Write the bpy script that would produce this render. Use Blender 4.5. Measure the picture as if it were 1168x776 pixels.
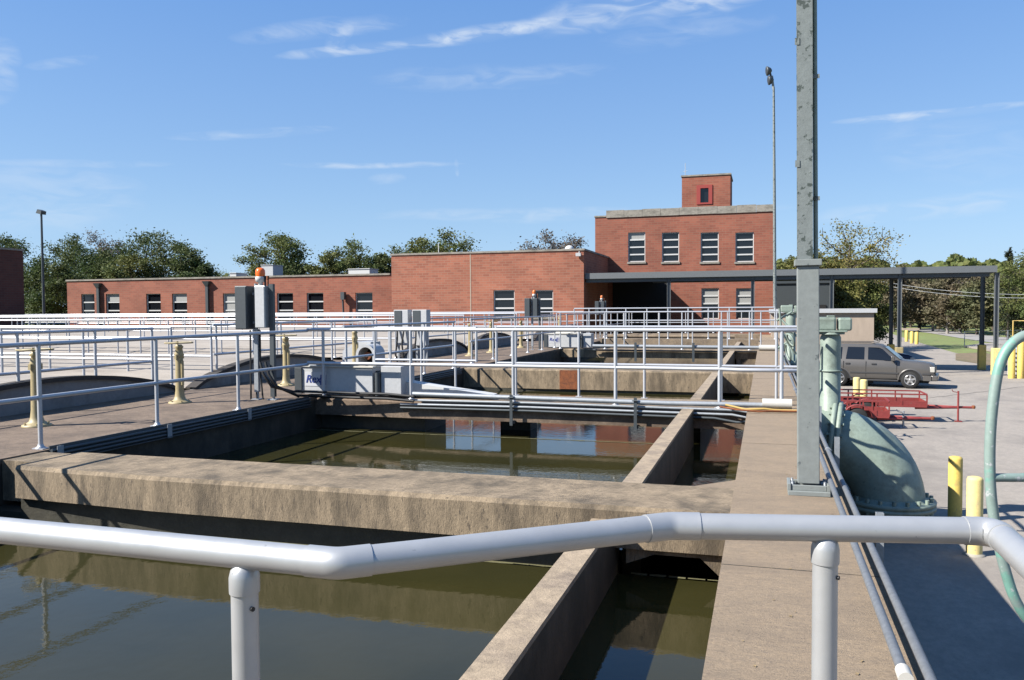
import bpy, bmesh, math, random
from math import radians, sin, cos, pi, atan2, sqrt
from mathutils import Vector, Matrix
random.seed(7)
for o in list(bpy.data.objects): bpy.data.objects.remove(o)
S = bpy.context.scene
COL = S.collection
# ------------------------------------------------------------------ camera
F, CX, CY, H = 943., 584., 388., 1.40
YAW = math.atan(288/943.); PITCH = 0.0364; RHO = 0.006
FH = Vector((-sin(YAW), cos(YAW), 0)); R0 = Vector((cos(YAW), sin(YAW), 0))
FW = FH*cos(PITCH)+Vector((0, 0, -sin(PITCH)))
U0 = R0.cross(FW)
UP = U0*cos(RHO)+R0*sin(RHO); RT = R0*cos(RHO)-U0*sin(RHO)
EYE = Vector((0, 0, H))
cam = bpy.data.objects.new('camera', bpy.data.cameras.new('camera'))
cam.data.sensor_width = 36; cam.data.lens = F/1168*36
cam.data.clip_start = .05; cam.data.clip_end = 4000
M = Matrix.Identity(4)
for i in range(3):
    M[i][0] = RT[i]; M[i][1] = UP[i]; M[i][2] = -FW[i]; M[i][3] = EYE[i]
cam.matrix_world = M
COL.objects.link(cam); S.camera = cam
def ray(u, v): return FW*F+RT*(u-CX)-UP*(v-CY)
def onz(u, v, z=0):
    d = ray(u, v); return EYE+d*((z-H)/d.z)
def ony(u, v, y):
    d = ray(u, v); return EYE+d*(y/d.y)
def X(u, Y, v=353): return ony(u, v, Y).x
def Z(u, v, Y): return ony(u, v, Y).z
# ------------------------------------------------------------------ light
LX, LY, LZ = 1.03, .65, -1.0
sd = Vector((-LX, -LY, -LZ)).normalized()
ELEV = math.asin(sd.z); AZ = atan2(sd.x, sd.y)
W = bpy.data.worlds.new('World'); S.world = W; W.use_nodes = True
sun = bpy.data.objects.new('sun', bpy.data.lights.new('sun', 'SUN'))
sun.data.energy = 5.0; sun.data.angle = radians(.5); sun.data.color = (1, .955, .88)
sun.rotation_euler = sd.to_track_quat('Z', 'Y').to_euler(); COL.objects.link(sun)
S.view_settings.view_transform = 'Standard'; S.view_settings.look = 'None'
S.view_settings.gamma = 1; S.view_settings.exposure = 1.36
def make_world():
    nt = W.node_tree; N = nt.nodes; L = nt.links; N.clear()
    out = N.new('ShaderNodeOutputWorld'); bg = N.new('ShaderNodeBackground'); bg.inputs[1].default_value = .05
    sky = N.new('ShaderNodeTexSky'); sky.sky_type = 'NISHITA'; sky.sun_disc = False
    sky.sun_elevation = ELEV; sky.sun_rotation = AZ; sky.air_density = 1.0; sky.dust_density = .1; sky.ozone_density = 3.5; sky.altitude = 0
    tc = N.new('ShaderNodeTexCoord'); sp = N.new('ShaderNodeSeparateXYZ'); L.new(tc.outputs['Generated'], sp.inputs[0])
    def m(op, a, b=None, c=None):
        n = N.new('ShaderNodeMath'); n.operation = op
        for i, q in enumerate((a, b, c)):
            if q is None: continue
            if isinstance(q, (int, float)): n.inputs[i].default_value = q
            else: L.new(q, n.inputs[i])
        return n.outputs[0]
    az = m('ARCTAN2', sp.outputs[0], sp.outputs[1]); el = m('ARCSINE', sp.outputs[2])
    cb = N.new('ShaderNodeCombineXYZ'); L.new(az, cb.inputs[0]); L.new(el, cb.inputs[1])
    def noise(scale, sx, sy, det, rot=0, dist=0):
        mp = N.new('ShaderNodeMapping'); mp.inputs['Scale'].default_value = (sx, sy, 1); mp.inputs['Rotation'].default_value = (0, 0, rot)
        L.new(cb.outputs[0], mp.inputs[0]); n = N.new('ShaderNodeTexNoise'); n.inputs['Scale'].default_value = scale
        n.inputs['Detail'].default_value = det; n.inputs['Distortion'].default_value = dist; L.new(mp.outputs[0], n.inputs[0]); return n.outputs[0]
    wob = noise(9, 1, 2.2, 3); wo2 = noise(16, 1.2, 4.5, 9, .15, 1.0)
    wisp = m('MULTIPLY', m('SUBTRACT', wo2, .36), 3.2)
    tot = None
    # (u0,v0)-(u1,v1) ends, half width px, strength
    for (a, b, c, d, w, s) in [(318, 64, 470, 50, 4.5, .7), (440, 53, 640, 22, 6.5, .75), (600, 26, 900, -26, 15, .62), (372, 55, 402, 30, 6, .5),
            (270, 40, 460, 22, 8, .35), (195, 157, 380, 147, 4, .42), (322, 188, 522, 187, 2.6, .5), (420, 204, 462, 203, 5, .3),
            (520, 182, 522, 202, 2, .3), (-20, 184, 190, 188, 3, .3), (-40, 205, 160, 214, 14, .26), (-30, 90, 20, 104, 14, .4), (-30, 60, 24, 72, 11, .35), (30, 77, 110, 66, 4, .3),
            (430, 245, 900, 238, 6, .35), (430, 92, 690, 80, 9, .24), (955, 140, 1170, 119, 3.6, .8), (930, 250, 1180, 225, 9, .4), (690, 50, 880, 20, 10, .2),
            (-40, 245, 160, 238, 14, .25), (1000, 150, 1180, 190, 25, .15)]:
        d0 = ray(a, b).normalized(); d1 = ray(c, d).normalized()
        A0, E0 = atan2(d0.x, d0.y), math.asin(d0.z); A1, E1 = atan2(d1.x, d1.y), math.asin(d1.z)
        ca, ce = (A0+A1)/2, (E0+E1)/2; hl = sqrt((A1-A0)**2+(E1-E0)**2)/2; th = atan2(E1-E0, A1-A0); hw = w/943.
        x = m('SUBTRACT', az, ca); y = m('ADD', m('SUBTRACT', el, ce), m('MULTIPLY', m('SUBTRACT', wob, .5), hw*2.4))
        p = m('DIVIDE', m('ADD', m('MULTIPLY', x, cos(th)), m('MULTIPLY', y, sin(th))), hl*1.12)
        q = m('DIVIDE', m('SUBTRACT', m('MULTIPLY', y, cos(th)), m('MULTIPLY', x, sin(th))), hw*1.5)
        r = m('ADD', m('POWER', m('ABSOLUTE', p), 3), m('POWER', m('ABSOLUTE', q), 1.6))
        f = m('MULTIPLY', m('MAXIMUM', m('SUBTRACT', 1, r), 0), s)
        tot = f if tot is None else m('ADD', tot, f)
    cov = m('MINIMUM', m('MAXIMUM', m('MULTIPLY', tot, m('MINIMUM', m('MAXIMUM', wisp, 0.1), 1)), 0), .85)
    haze = m('MULTIPLY', m('POWER', m('MINIMUM', m('MAXIMUM', m('SUBTRACT', 1, m('MULTIPLY', el, 1.5)), 0), 1), 2.0), .8)
    haze = m('MAXIMUM', haze, .55)
    cr = N.new('ShaderNodeMix'); cr.data_type = 'RGBA'; L.new(m('MINIMUM', m('MAXIMUM', m('MULTIPLY', el, 2.4), 0), 1), cr.inputs[0]); cr.inputs[6].default_value = (3.3, 5.2, 7.7, 1); cr.inputs[7].default_value = (1.15, 3.15, 7.7, 1)
    hx = N.new('ShaderNodeMix'); hx.data_type = 'RGBA'; L.new(haze, hx.inputs[0]); L.new(sky.outputs[0], hx.inputs[6]); L.new(cr.outputs[2], hx.inputs[7])
    mx = N.new('ShaderNodeMix'); mx.data_type = 'RGBA'; L.new(cov, mx.inputs[0]); L.new(hx.outputs[2], mx.inputs[6]); mx.inputs[7].default_value = (5.8, 6.5, 7.4, 1)
    L.new(mx.outputs[2], bg.inputs[0]); L.new(bg.outputs[0], out.inputs[0])
make_world()
# ------------------------------------------------------------------ materials
KA = .575
def mat(name, col, rough=.8, metal=0, var=0, vscale=3, bump=0, bscale=20, spec=.5, col2=None, c2t=(.45, .7), stretch=(1, 1, 1), spots=None, alpha=None, trans=0, stain=None, rvar=0, grain=0):
    k_ = KA if metal < .5 else .85
    col = tuple(c*k_ for c in col); col2 = tuple(c*k_ for c in col2) if col2 else None
    if spots: spots = (tuple(c*k_ for c in spots[0]), *spots[1:])
    if stain: stain = (tuple(c*k_ for c in stain[0]), *stain[1:])
    m = bpy.data.materials.new(name); m.use_nodes = True; nt = m.node_tree; N = nt.nodes; L = nt.links
    b = N['Principled BSDF']; b.inputs['Roughness'].default_value = rough; b.inputs['Metallic'].default_value = metal
    b.inputs['Specular IOR Level'].default_value = spec
    g = N.new('ShaderNodeNewGeometry'); mp = N.new('ShaderNodeMapping'); mp.inputs['Scale'].default_value = stretch; L.new(g.outputs['Position'], mp.inputs[0])
    def noise(sc, det=6, rough_=.6):
        n = N.new('ShaderNodeTexNoise'); n.inputs['Scale'].default_value = sc; n.inputs['Detail'].default_value = det; n.inputs['Roughness'].default_value = rough_
        L.new(mp.outputs[0], n.inputs[0]); return n.outputs[0]
    cur = None
    def mix(f, a, bb, t='MIX'):
        x = N.new('ShaderNodeMix'); x.data_type = 'RGBA'; x.blend_type = t
        if isinstance(f, float): x.inputs[0].default_value = f
        else: L.new(f, x.inputs[0])
        for i, q in ((6, a), (7, bb)):
            if isinstance(q, tuple): x.inputs[i].default_value = q
            else: L.new(q, x.inputs[i])
        return x.outputs[2]
    def ramp(f, a, bb, ca=(0, 0, 0, 1), cb=(1, 1, 1, 1)):
        r = N.new('ShaderNodeValToRGB'); r.color_ramp.elements[0].position = a; r.color_ramp.elements[1].position = bb
        r.color_ramp.elements[0].color = ca; r.color_ramp.elements[1].color = cb; L.new(f, r.inputs[0]); return r.outputs[0]
    cur = (*col, 1)
    if col2: cur = mix(ramp(noise(vscale), *c2t), cur, (*col2, 1))
    if var:
        f = ramp(noise(vscale*3.7, 8, .7), .3, .7, (1-var, 1-var, 1-var, 1), (1+var, 1+var, 1+var, 1)); cur = mix(1.0, cur, f, 'MULTIPLY')
    if stain:
        cur = mix(ramp(noise(stain[1], 9, .72), stain[2], stain[3]), cur, (*stain[0], 1))
    if grain: cur = mix(1.0, cur, ramp(noise(150, 3, .8), .32, .68, (1-grain,)*3+(1,), (1+grain,)*3+(1,)), 'MULTIPLY')
    if rvar:
        L.new(ramp(noise(17, 6, .7), .35, .65, (rough-rvar,)*3+(1,), (rough+rvar,)*3+(1,)), b.inputs['Roughness'])
    if spots:
        cur = mix(ramp(noise(spots[1], 4, .65), spots[2], spots[2]+.04), cur, (*spots[0], 1))
    if isinstance(cur, tuple): b.inputs['Base Color'].default_value = cur
    else: L.new(cur, b.inputs['Base Color'])
    if bump:
        bn = N.new('ShaderNodeBump'); bn.inputs['Strength'].default_value = 1; bn.inputs['Distance'].default_value = bump; L.new(noise(bscale, 8, .7), bn.inputs['Height']); L.new(bn.outputs[0], b.inputs['Normal'])
    if trans: b.inputs['Transmission Weight'].default_value = trans
    m['_'] = 1
    return m
MT = {}
MT['conc'] = mat('tan concrete', (.345, .26, .17), .92, grain=.2, var=.25, vscale=9, bump=.006, bscale=90, col2=(.27, .21, .16), c2t=(.4, .7), spots=((.16, .125, .095), 30, .61), stain=((.16, .12, .085), 1.6, .46, .66))
MT['divc'] = mat('worn pale wall top', (.43, .335, .23), .92, grain=.2, var=.3, vscale=4, bump=.005, bscale=70, col2=(.29, .225, .165), c2t=(.45, .66), spots=((.2, .16, .12), 20, .66))
MT['broom'] = mat('weathered walkway concrete', (.365, .272, .178), .94, grain=.3, var=.26, vscale=11, bump=.007, bscale=55, col2=(.30, .228, .157), stretch=(1, 2.6, 1), c2t=(.40, .66), spots=((.20, .15, .11), 22, .62), stain=((.25, .19, .132), 1.3, .46, .70))
MT['wallc'] = mat('stained wall concrete', (.345, .262, .17), .93, grain=.22, var=.30, vscale=5, bump=.007, bscale=80, col2=(.19, .145, .095), stretch=(1.3, 1.0, .35), c2t=(.50, .72), spots=((.13, .10, .07), 34, .61), stain=((.12, .092, .06), 2.3, .45, .64))
MT['sidec'] = mat('damp stained basin side with painted shade', (.07, .055, .038), .8, var=.35, vscale=3, bump=.006, bscale=40, col2=(.03, .026, .017), stretch=(1, 1, .6), c2t=(.4, .6))  # damp stain plus basin shade, both put into this dark colour
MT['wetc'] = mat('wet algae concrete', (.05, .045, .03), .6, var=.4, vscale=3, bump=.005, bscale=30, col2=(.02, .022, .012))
MT['deck'] = mat('deck concrete', (.23, .165, .115), .93, var=.34, vscale=7, bump=.005, bscale=50, col2=(.16, .112, .078), stain=((.10, .07, .05), 1.3, .46, .66))
MT['vault'] = mat('pale roof concrete', (.40, .355, .305), .9, var=.14, vscale=1.1, bump=.006, bscale=30, col2=(.29, .245, .20), stretch=(.35, 1.4, 1), c2t=(.5, .7))
MT['greyc'] = mat('plain grey concrete', (.27, .27, .275), .85, var=.15, vscale=2.4, bump=.002, bscale=40, col2=(.17, .165, .15), c2t=(.5, .72))  # vault end walls, greyer and darker than the roof shell
MT['tar'] = mat('black roof felt', (.05, .042, .036), .9, var=.3, vscale=6)
MT['white'] = mat('white rail paint', (.64, .66, .70), .36, metal=.25, var=.05, vscale=5, spec=.6)
MT['alu'] = mat('brushed aluminium rail', (.59, .60, .61), .42, metal=.45, var=.05, vscale=4, rvar=.05, spots=((.36, .37, .38), 55, .70))
MT['galv'] = mat('galvanised steel', (.42, .45, .48), .5, metal=.35, var=.14, vscale=8)
MT['canopyp'] = mat('dark grey canopy paint', (.17, .185, .195), .6, metal=.1, var=.1, vscale=3)
MT['steel'] = mat('stainless steel', (.50, .51, .51), .33, metal=.6, var=.12, vscale=7)
MT['darksteel'] = mat('dark grey steel and painted shade', (.09, .105, .115), .5, metal=.3, var=.1, vscale=4)
MT['greyp'] = mat('grey equipment paint', (.60, .61, .62), .5, var=.1, vscale=5)
MT['black'] = mat('black rubber', (.015, .015, .016), .6)
MT['colp'] = mat('weathered grey green paint', (.22, .25, .245), .6, var=.16, vscale=7, spots=((.06, .08, .07), 13, .56), bump=.002, bscale=30)
MT['colp2'] = mat('grey green paint', (.27, .295, .285), .55, var=.12, vscale=5, spots=((.13, .15, .15), 11, .63), bump=.001, bscale=40)
MT['rust'] = mat('rust', (.28, .085, .025), .9, var=.4, vscale=12, col2=(.16, .05, .02))
MT['green'] = mat('pale green pipe paint', (.29, .36, .30), .55, var=.14, stain=((.17, .20, .16), 3, .5, .7), vscale=5, spots=((.16, .22, .19), 16, .67), bump=.001, bscale=40)
MT['gooseneck'] = mat('chipped green rail paint', (.27, .36, .325), .5, var=.12, vscale=8, col2=(.2, .40, .33), c2t=(.52, .56), spots=((.50, .53, .53), 22, .6))
MT['condp'] = mat('dull grey conduit', (.20, .215, .235), .55, metal=.2, var=.2, vscale=8)
MT['yellow'] = mat('yellow post paint', (.86, .62, .14), .7, stain=((.42, .33, .16), 4, .52, .7), var=.14, vscale=6, spots=((.5, .4, .2), 14, .66))
MT['paleyellow'] = mat('faded yellow post paint', (.92, .74, .30), .7, stain=((.5, .42, .28), 4, .52, .7), var=.14, vscale=6, spots=((.45, .4, .3), 18, .66))
MT['tan'] = mat('tan valve stand paint and painted shade', (.46, .37, .19), .55, var=.12, vscale=7, spots=((.2, .14, .07), 22, .66))
MT['red'] = mat('red trailer paint', (.30, .045, .04), .55, var=.2, vscale=6, spots=((.22, .10, .08), 14, .62))
MT['darkred'] = mat('dark shaded red mesh', (.26, .045, .04), .8, var=.2, vscale=6)
MT['orange'] = mat('orange beacon plastic', (1.3, .24, .03), .25, trans=.15)
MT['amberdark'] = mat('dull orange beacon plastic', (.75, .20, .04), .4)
MT['stone'] = mat('weathered limestone coping', (.36, .33, .28), .9, var=.25, vscale=2, col2=(.20, .185, .155), stretch=(1, 1, 2))
MT['glass'] = mat('dark window glass', (.012, .014, .018), .08, spec=.6)
MT['blind'] = mat('pale window blind', (.42, .42, .40), .5)
MT['wframe'] = mat('white window frame', (.74, .74, .72), .5)
MT['dark'] = mat('dark opening and painted shade', (.012, .012, .013), .9)
MT['redframe'] = mat('red window frame', (.40, .06, .045), .5)
MT['asphalt'] = mat('worn pale asphalt', (.39, .345, .295), .95, grain=.12, var=.16, vscale=3, bump=.006, bscale=90, col2=(.35, .31, .27), stretch=(1, .7, 1), spots=((.26, .235, .21), 30, .66), stain=((.27, .24, .21), .5, .47, .66))
MT['road'] = mat('pale road', (.36, .34, .32), .95, var=.1, vscale=.5)
MT['kerb'] = mat('kerb concrete', (.42, .39, .33), .95, var=.1, vscale=2)
MT['soil'] = mat('dry verge', (.24, .17, .10), .95, var=.25, vscale=1.2, col2=(.13, .13, .05))
MT['beige'] = mat('beige painted block', (.50, .40, .31), .9, var=.1, vscale=1.3, spots=((.30, .16, .08), 1.6, .68), stretch=(1, 1, .35))
MT['suvp'] = mat('pewter car paint', (.165, .155, .145), .28, metal=.3, var=.03)
MT['plastic'] = mat('dark car plastic', (.05, .05, .052), .5)
MT['chrome'] = mat('wheel alloy', (.62, .62, .62), .25, metal=.8)
MT['lamp'] = mat('headlamp lens', (.6, .58, .52), .15)
MT['tyre'] = mat('tyre rubber', (.02, .02, .02), .85)
MT['hose'] = mat('yellow hose', (.62, .42, .12), .6)
MT['pvc'] = mat('off white pipe', (.68, .66, .60), .5, var=.06)
MT['blue'] = mat('blue lettering', (.02, .05, .28), .5)
MT['plate'] = mat('white sticker', (.72, .73, .76), .5)
MT['bark'] = mat('bark', (.12, .095, .075), .95, var=.3, vscale=3)
MT['palebark'] = mat('pale bare bark', (.34, .31, .28), .95, var=.2, vscale=3)
def brick(name, c1, c2, mort, darker=1):
    m = mat(name, c1, .92); nt = m.node_tree; N = nt.nodes; L = nt.links; b = N['Principled BSDF']
    g = N.new('ShaderNodeNewGeometry'); s = N.new('ShaderNodeSeparateXYZ'); L.new(g.outputs['Position'], s.inputs[0])
    a = N.new('ShaderNodeMath'); a.operation = 'ADD'; L.new(s.outputs[0], a.inputs[0]); L.new(s.outputs[1], a.inputs[1])
    c = N.new('ShaderNodeCombineXYZ'); L.new(a.outputs[0], c.inputs[0]); L.new(s.outputs[2], c.inputs[1])
    t = N.new('ShaderNodeTexBrick'); L.new(c.outputs[0], t.inputs[0]); t.inputs['Scale'].default_value = 1
    t.inputs['Brick Width'].default_value = .42; t.inputs['Row Height'].default_value = .15; t.inputs['Mortar Size'].default_value = .014; t.inputs['Mortar Smooth'].default_value = .3; t.inputs['Bias'].default_value = -.2
    t.inputs['Color1'].default_value = (*[c*KA for c in c1], 1); t.inputs['Color2'].default_value = (*[c*KA for c in c2], 1); t.inputs['Mortar'].default_value = (*[c*KA for c in mort], 1)
    n = N.new('ShaderNodeTexNoise'); n.inputs['Scale'].default_value = .5; n.inputs['Detail'].default_value = 8; L.new(g.outputs['Position'], n.inputs[0])
    r = N.new('ShaderNodeValToRGB'); r.color_ramp.elements[0].position = .3; r.color_ramp.elements[1].position = .7
    r.color_ramp.elements[0].color = (.78, .78, .78, 1); r.color_ramp.elements[1].color = (1.14, 1.14, 1.14, 1); L.new(n.outputs[0], r.inputs[0])
    x = N.new('ShaderNodeMix'); x.data_type = 'RGBA'; x.blend_type = 'MULTIPLY'; x.inputs[0].default_value = 1; L.new(t.outputs[0], x.inputs[6]); L.new(r.outputs[0], x.inputs[7]); L.new(x.outputs[2], b.inputs['Base Color'])
    return m
MT['brick'] = brick('red brick', (.385, .125, .075), (.28, .084, .052), (.33, .17, .115))
MT['brickshade'] = brick('brick darkened for shade', (.15, .05, .035), (.11, .035, .026), (.13, .08, .06))  # shade on the far left building's wall put into the brick colour
MT['brick2'] = brick('red brick of the front block', (.45, .158, .092), (.32, .102, .06), (.40, .225, .155))
def foliage(name, a, b_, sc=.35):
    m = mat(name, a, .7, col2=b_, vscale=sc, c2t=(.4, .6), var=.35, spec=.25)
    nt = m.node_tree; N = nt.nodes; L = nt.links; p = N['Principled BSDF']; o = N['Material Output']
    tr = N.new('ShaderNodeBsdfTranslucent'); mx = N.new('ShaderNodeMixShader'); mx.inputs[0].default_value = .3
    L.new(p.inputs['Base Color'].links[0].from_socket, tr.inputs[0]); L.new(p.outputs[0], mx.inputs[1]); L.new(tr.outputs[0], mx.inputs[2]); L.new(mx.outputs[0], o.inputs[0]); return m
MT['leafdark'] = foliage('dark green leaves', (.075, .115, .035), (.12, .145, .045))
MT['leafmid'] = foliage('olive green leaves', (.135, .18, .055), (.19, .20, .06))
MT['leafyel'] = foliage('yellowing leaves', (.21, .22, .06), (.29, .23, .07))
MT['leafbrown'] = foliage('brown autumn leaves', (.17, .12, .06), (.12, .10, .05))
MT['woodgreen'] = foliage('hazy olive woodland leaves', (.15, .165, .08), (.21, .19, .09))
MT['woodbrown'] = foliage('pale brown woodland leaves', (.22, .175, .11), (.17, .155, .085))
MT['leafbare'] = foliage('sparse silvery leaves', (.22, .20, .17), (.16, .13, .10))
MT['pine'] = foliage('dark conifer needles', (.028, .045, .022), (.05, .06, .028))
MT['grass'] = mat('mown grass', (.21, .27, .07), .95, var=.22, vscale=.9, bump=.03, bscale=14, col2=(.22, .19, .08), c2t=(.45, .7))
def water_mat():
    m = mat('murky green water', (.030, .031, .010), .03, spec=.5); b = m.node_tree.nodes['Principled BSDF']; N = m.node_tree.nodes; L = m.node_tree.links
    b.inputs['IOR'].default_value = 1.34
    g = N.new('ShaderNodeNewGeometry')
    def nz(sc, det):
        n = N.new('ShaderNodeTexNoise'); n.inputs['Scale'].default_value = sc; n.inputs['Detail'].default_value = det; L.new(g.outputs['Position'], n.inputs[0]); return n.outputs[0]
    ad = N.new('ShaderNodeMath'); ad.operation = 'MULTIPLY_ADD'; L.new(nz(2.0, 2), ad.inputs[0]); ad.inputs[1].default_value = 1.0; L.new(nz(13, 3), ad.inputs[2])
    bp = N.new('ShaderNodeBump'); bp.inputs['Strength'].default_value = 1; bp.inputs['Distance'].default_value = .0007; L.new(ad.outputs[0], bp.inputs['Height']); L.new(bp.outputs[0], b.inputs['Normal'])
    r = N.new('ShaderNodeValToRGB'); r.color_ramp.elements[0].position = .35; r.color_ramp.elements[1].position = .65
    r.color_ramp.elements[0].color = (.021, .020, .007, 1); r.color_ramp.elements[1].color = (.029, .026, .009, 1); L.new(nz(.8, 5), r.inputs[0]); L.new(r.outputs[0], b.inputs['Base Color'])
    return m
MT['water'] = water_mat()
# ------------------------------------------------------------------ mesh helpers
class MB:
    def __init__(s): s.v = []; s.f = []; s.sm = []
    def add(s, vs, fs, smooth=False):
        o = len(s.v); s.v += [tuple(p) for p in vs]; s.f += [tuple(i+o for i in f) for f in fs]; s.sm += [smooth]*len(fs); return s
    def box(s, x0, y0, z0, x1, y1, z1, c=0):
        if x1 < x0: x0, x1 = x1, x0
        if y1 < y0: y0, y1 = y1, y0
        if z1 < z0: z0, z1 = z1, z0
        if c <= 0:
            vs = [(x, y, z) for z in (z0, z1) for x, y in ((x0, y0), (x1, y0), (x1, y1), (x0, y1))]
            return s.add(vs, [(3, 2, 1, 0), (4, 5, 6, 7), (0, 1, 5, 4), (1, 2, 6, 5), (2, 3, 7, 6), (3, 0, 4, 7)])
        bm = bmesh.new(); r = bmesh.ops.create_cube(bm, size=1)
        for p in bm.verts: p.co = Vector(((x0+x1)/2+p.co.x*(x1-x0), (y0+y1)/2+p.co.y*(y1-y0), (z0+z1)/2+p.co.z*(z1-z0)))
        bmesh.ops.bevel(bm, geom=bm.edges[:], offset=c, segments=2, affect='EDGES', profile=.5)
        bm.verts.index_update(); s.add([p.co[:] for p in bm.verts], [[q.index for q in f.verts] for f in bm.faces]); bm.free(); return s
    def pipe(s, pts, r, n=10, cap=True, smooth=True):
        pts = [Vector(p) for p in pts]; rs = r if isinstance(r, (list, tuple)) else [r]*len(pts)
        vs = []; fs = []
        T = [(pts[min(i+1, len(pts)-1)]-pts[max(i-1, 0)]).normalized() for i in range(len(pts))]
        nrm = T[0].orthogonal().normalized()
        if abs(T[0].z) < .9: nrm = T[0].cross(Vector((0, 0, 1))).normalized()
        for i, p in enumerate(pts):
            nrm = (nrm-T[i]*nrm.dot(T[i])).normalized(); bn = T[i].cross(nrm)
            k = 1.0
            if 0 < i < len(pts)-1:
                d = (pts[i]-pts[i-1]).normalized().dot(T[i]); k = 1/max(d, .5)
            for j in range(n):
                a = 2*pi*j/n; off = nrm*cos(a)*rs[i]+bn*sin(a)*rs[i]
                if k > 1.001:
                    ax = ((pts[i+1]-pts[i]).normalized()-(pts[i]-pts[i-1]).normalized())
                    if ax.length > 1e-6:
                        ax.normalize(); off = off+ax*off.dot(ax)*(k-1)
                vs.append(p+off)
        for i in range(len(pts)-1):
            for j in range(n):
                a = i*n+j; b = i*n+(j+1) % n; fs.append((a, b, b+n, a+n))
        s.add(vs, fs, smooth)
        if cap:
            o = len(vs); s.add(vs[:n], [tuple(range(n-1, -1, -1))]); s.add(vs[-n:], [tuple(range(n))])
        return s
    def lathe(s, prof, c=(0, 0, 0), n=16, axis=(0, 0, 1), smooth=True):
        ax = Vector(axis).normalized(); q = ax.to_track_quat('Z', 'Y'); c = Vector(c); vs = []; fs = []
        for r, h in prof:
            for j in range(n):
                a = 2*pi*j/n; vs.append(c+q @ Vector((r*cos(a), r*sin(a), h)))
        for i in range(len(prof)-1):
            for j in range(n):
                a = i*n+j; b = i*n+(j+1) % n; fs.append((a, b, b+n, a+n))
        s.add(vs, fs, smooth); s.add(vs[:n], [tuple(range(n-1, -1, -1))]); s.add(vs[-n:], [tuple(range(n))]); return s
    def torus(s, c, R, r, axis=(0, 0, 1), n=20, k=6):
        q = Vector(axis).normalized().to_track_quat('Z', 'Y'); c = Vector(c); vs = []; fs = []
        for i in range(n):
            a = 2*pi*i/n
            for j in range(k):
                b = 2*pi*j/k; vs.append(c+q @ Vector(((R+r*cos(b))*cos(a), (R+r*cos(b))*sin(a), r*sin(b))))
        for i in range(n):
            for j in range(k): fs.append((i*k+j, ((i+1) % n)*k+j, ((i+1) % n)*k+(j+1) % k, i*k+(j+1) % k))
        return s.add(vs, fs, True)
    def prism(s, poly, a, b, plane='xz'):
        """polygon in a plane, extruded along the third axis from a to b"""
        def P(p, t): return {'xz': (p[0], t, p[1]), 'yz': (t, p[0], p[1]), 'xy': (p[0], p[1], t)}[plane]
        n = len(poly); vs = [P(p, a) for p in poly]+[P(p, b) for p in poly]
        return s.add(vs, [tuple(range(n-1, -1, -1)), tuple(range(n, 2*n))]+[(i, (i+1) % n, (i+1) % n+n, i+n) for i in range(n)])
    def mesh(s, name, m, off=(0, 0, 0)):
        me = bpy.data.meshes.new(name); ox, oy, oz = off
        me.from_pydata([(x-ox, y-oy, z-oz) for x, y, z in s.v], [], s.f); me.polygons.foreach_set('use_smooth', s.sm)
        me.materials.append(MT[m] if isinstance(m, str) else m)
        bm = bmesh.new(); bm.from_mesh(me); bmesh.ops.recalc_face_normals(bm, faces=bm.faces[:]); bm.to_mesh(me); bm.free(); me.update(); return me
    def build(s, name, m, parent=None, label=None):
        off = (0, 0, 0)
        if parent is not None and not parent.get('local'):
            q = parent
            while q is not None: off = (off[0]+q.location[0], off[1]+q.location[1], off[2]+q.location[2]); q = q.parent
        o = bpy.data.objects.new(name, s.mesh(name, m, off)); COL.objects.link(o)
        if parent is not None:
            o.parent = parent
            if parent.get('local'): o['local'] = 1
        if label: o['label'] = label
        return o
def thing(name, label, cat, loc=(0, 0, 0), group=None, rz=0, local=False):
    o = bpy.data.objects.new(name, None); COL.objects.link(o); o.location = loc; o.rotation_euler = (0, 0, rz); o.empty_display_size = .2
    o['label'] = label; o['category'] = cat
    if group: o['group'] = group
    if local: o['local'] = 1
    return o
def tag(o, label, cat, group=None):
    o['label'] = label; o['category'] = cat
    if group: o['group'] = group
    return o
def struct(name, mb, m):
    o = mb.build(name, m); o['kind'] = 'structure'; return o
def copy_tree(o, parent=None):
    c = o.copy(); COL.objects.link(c)
    if parent is not None: c.parent = parent
    for ch in list(o.children): copy_tree(ch, c)
    return c
def bevel(o, w, seg=2):
    b = o.modifiers.new('bevel', 'BEVEL'); b.width = w; b.segments = seg; b.limit_method = 'ANGLE'; return o
# ================================================================== SETTING
WZ = -.52           # water level
def lotz(y): return -1.9 if y < 16 else (-1.9-(y-16)/20*.25 if y < 36 else -2.15)
# --- terrain sheets
g = MB(); 
xs = [-1500, -400, -120, -62, -10.3, .55, .56, 20, 60, 120, 400, 1500]; ys = [-200, -30, 16, 36, 60, 75, 100, 150, 300, 700, 2500]
def gz(x, y):
    if x < .555 and y < 75: return -.45 if x < -10.3 else -3.2
    base = lotz(y)-.03
    if y > 200: base += min((y-200)*.018, 14)
    return base
vs = [(x, y, gz(x, y)) for y in ys for x in xs]; n = len(xs)
g.add(vs, [(j*n+i, j*n+i+1, (j+1)*n+i+1, (j+1)*n+i) for j in range(len(ys)-1) for i in range(n-1)])
struct('grass_ground', g, 'grass')
g = MB(); lot = [(.62, y) for y in (-12, 2, 9, 16, 26, 36, 46, 58, 76)]
edge = [onz(1003, 376.5, -2.17), onz(1048, 391, -2.17), onz(1088, 402.5, -2.17), onz(1150, 415, -2.17)]
right = [(edge[0].x, edge[0].y), (edge[1].x, edge[1].y), (edge[2].x, edge[2].y), (edge[3].x, edge[3].y), (40, 49), (55, 36), (55, 16), (55, -12)]
pl = lot+[(.62, edge[0].y+1), (edge[0].x-3, edge[0].y+3)]+right
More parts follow.
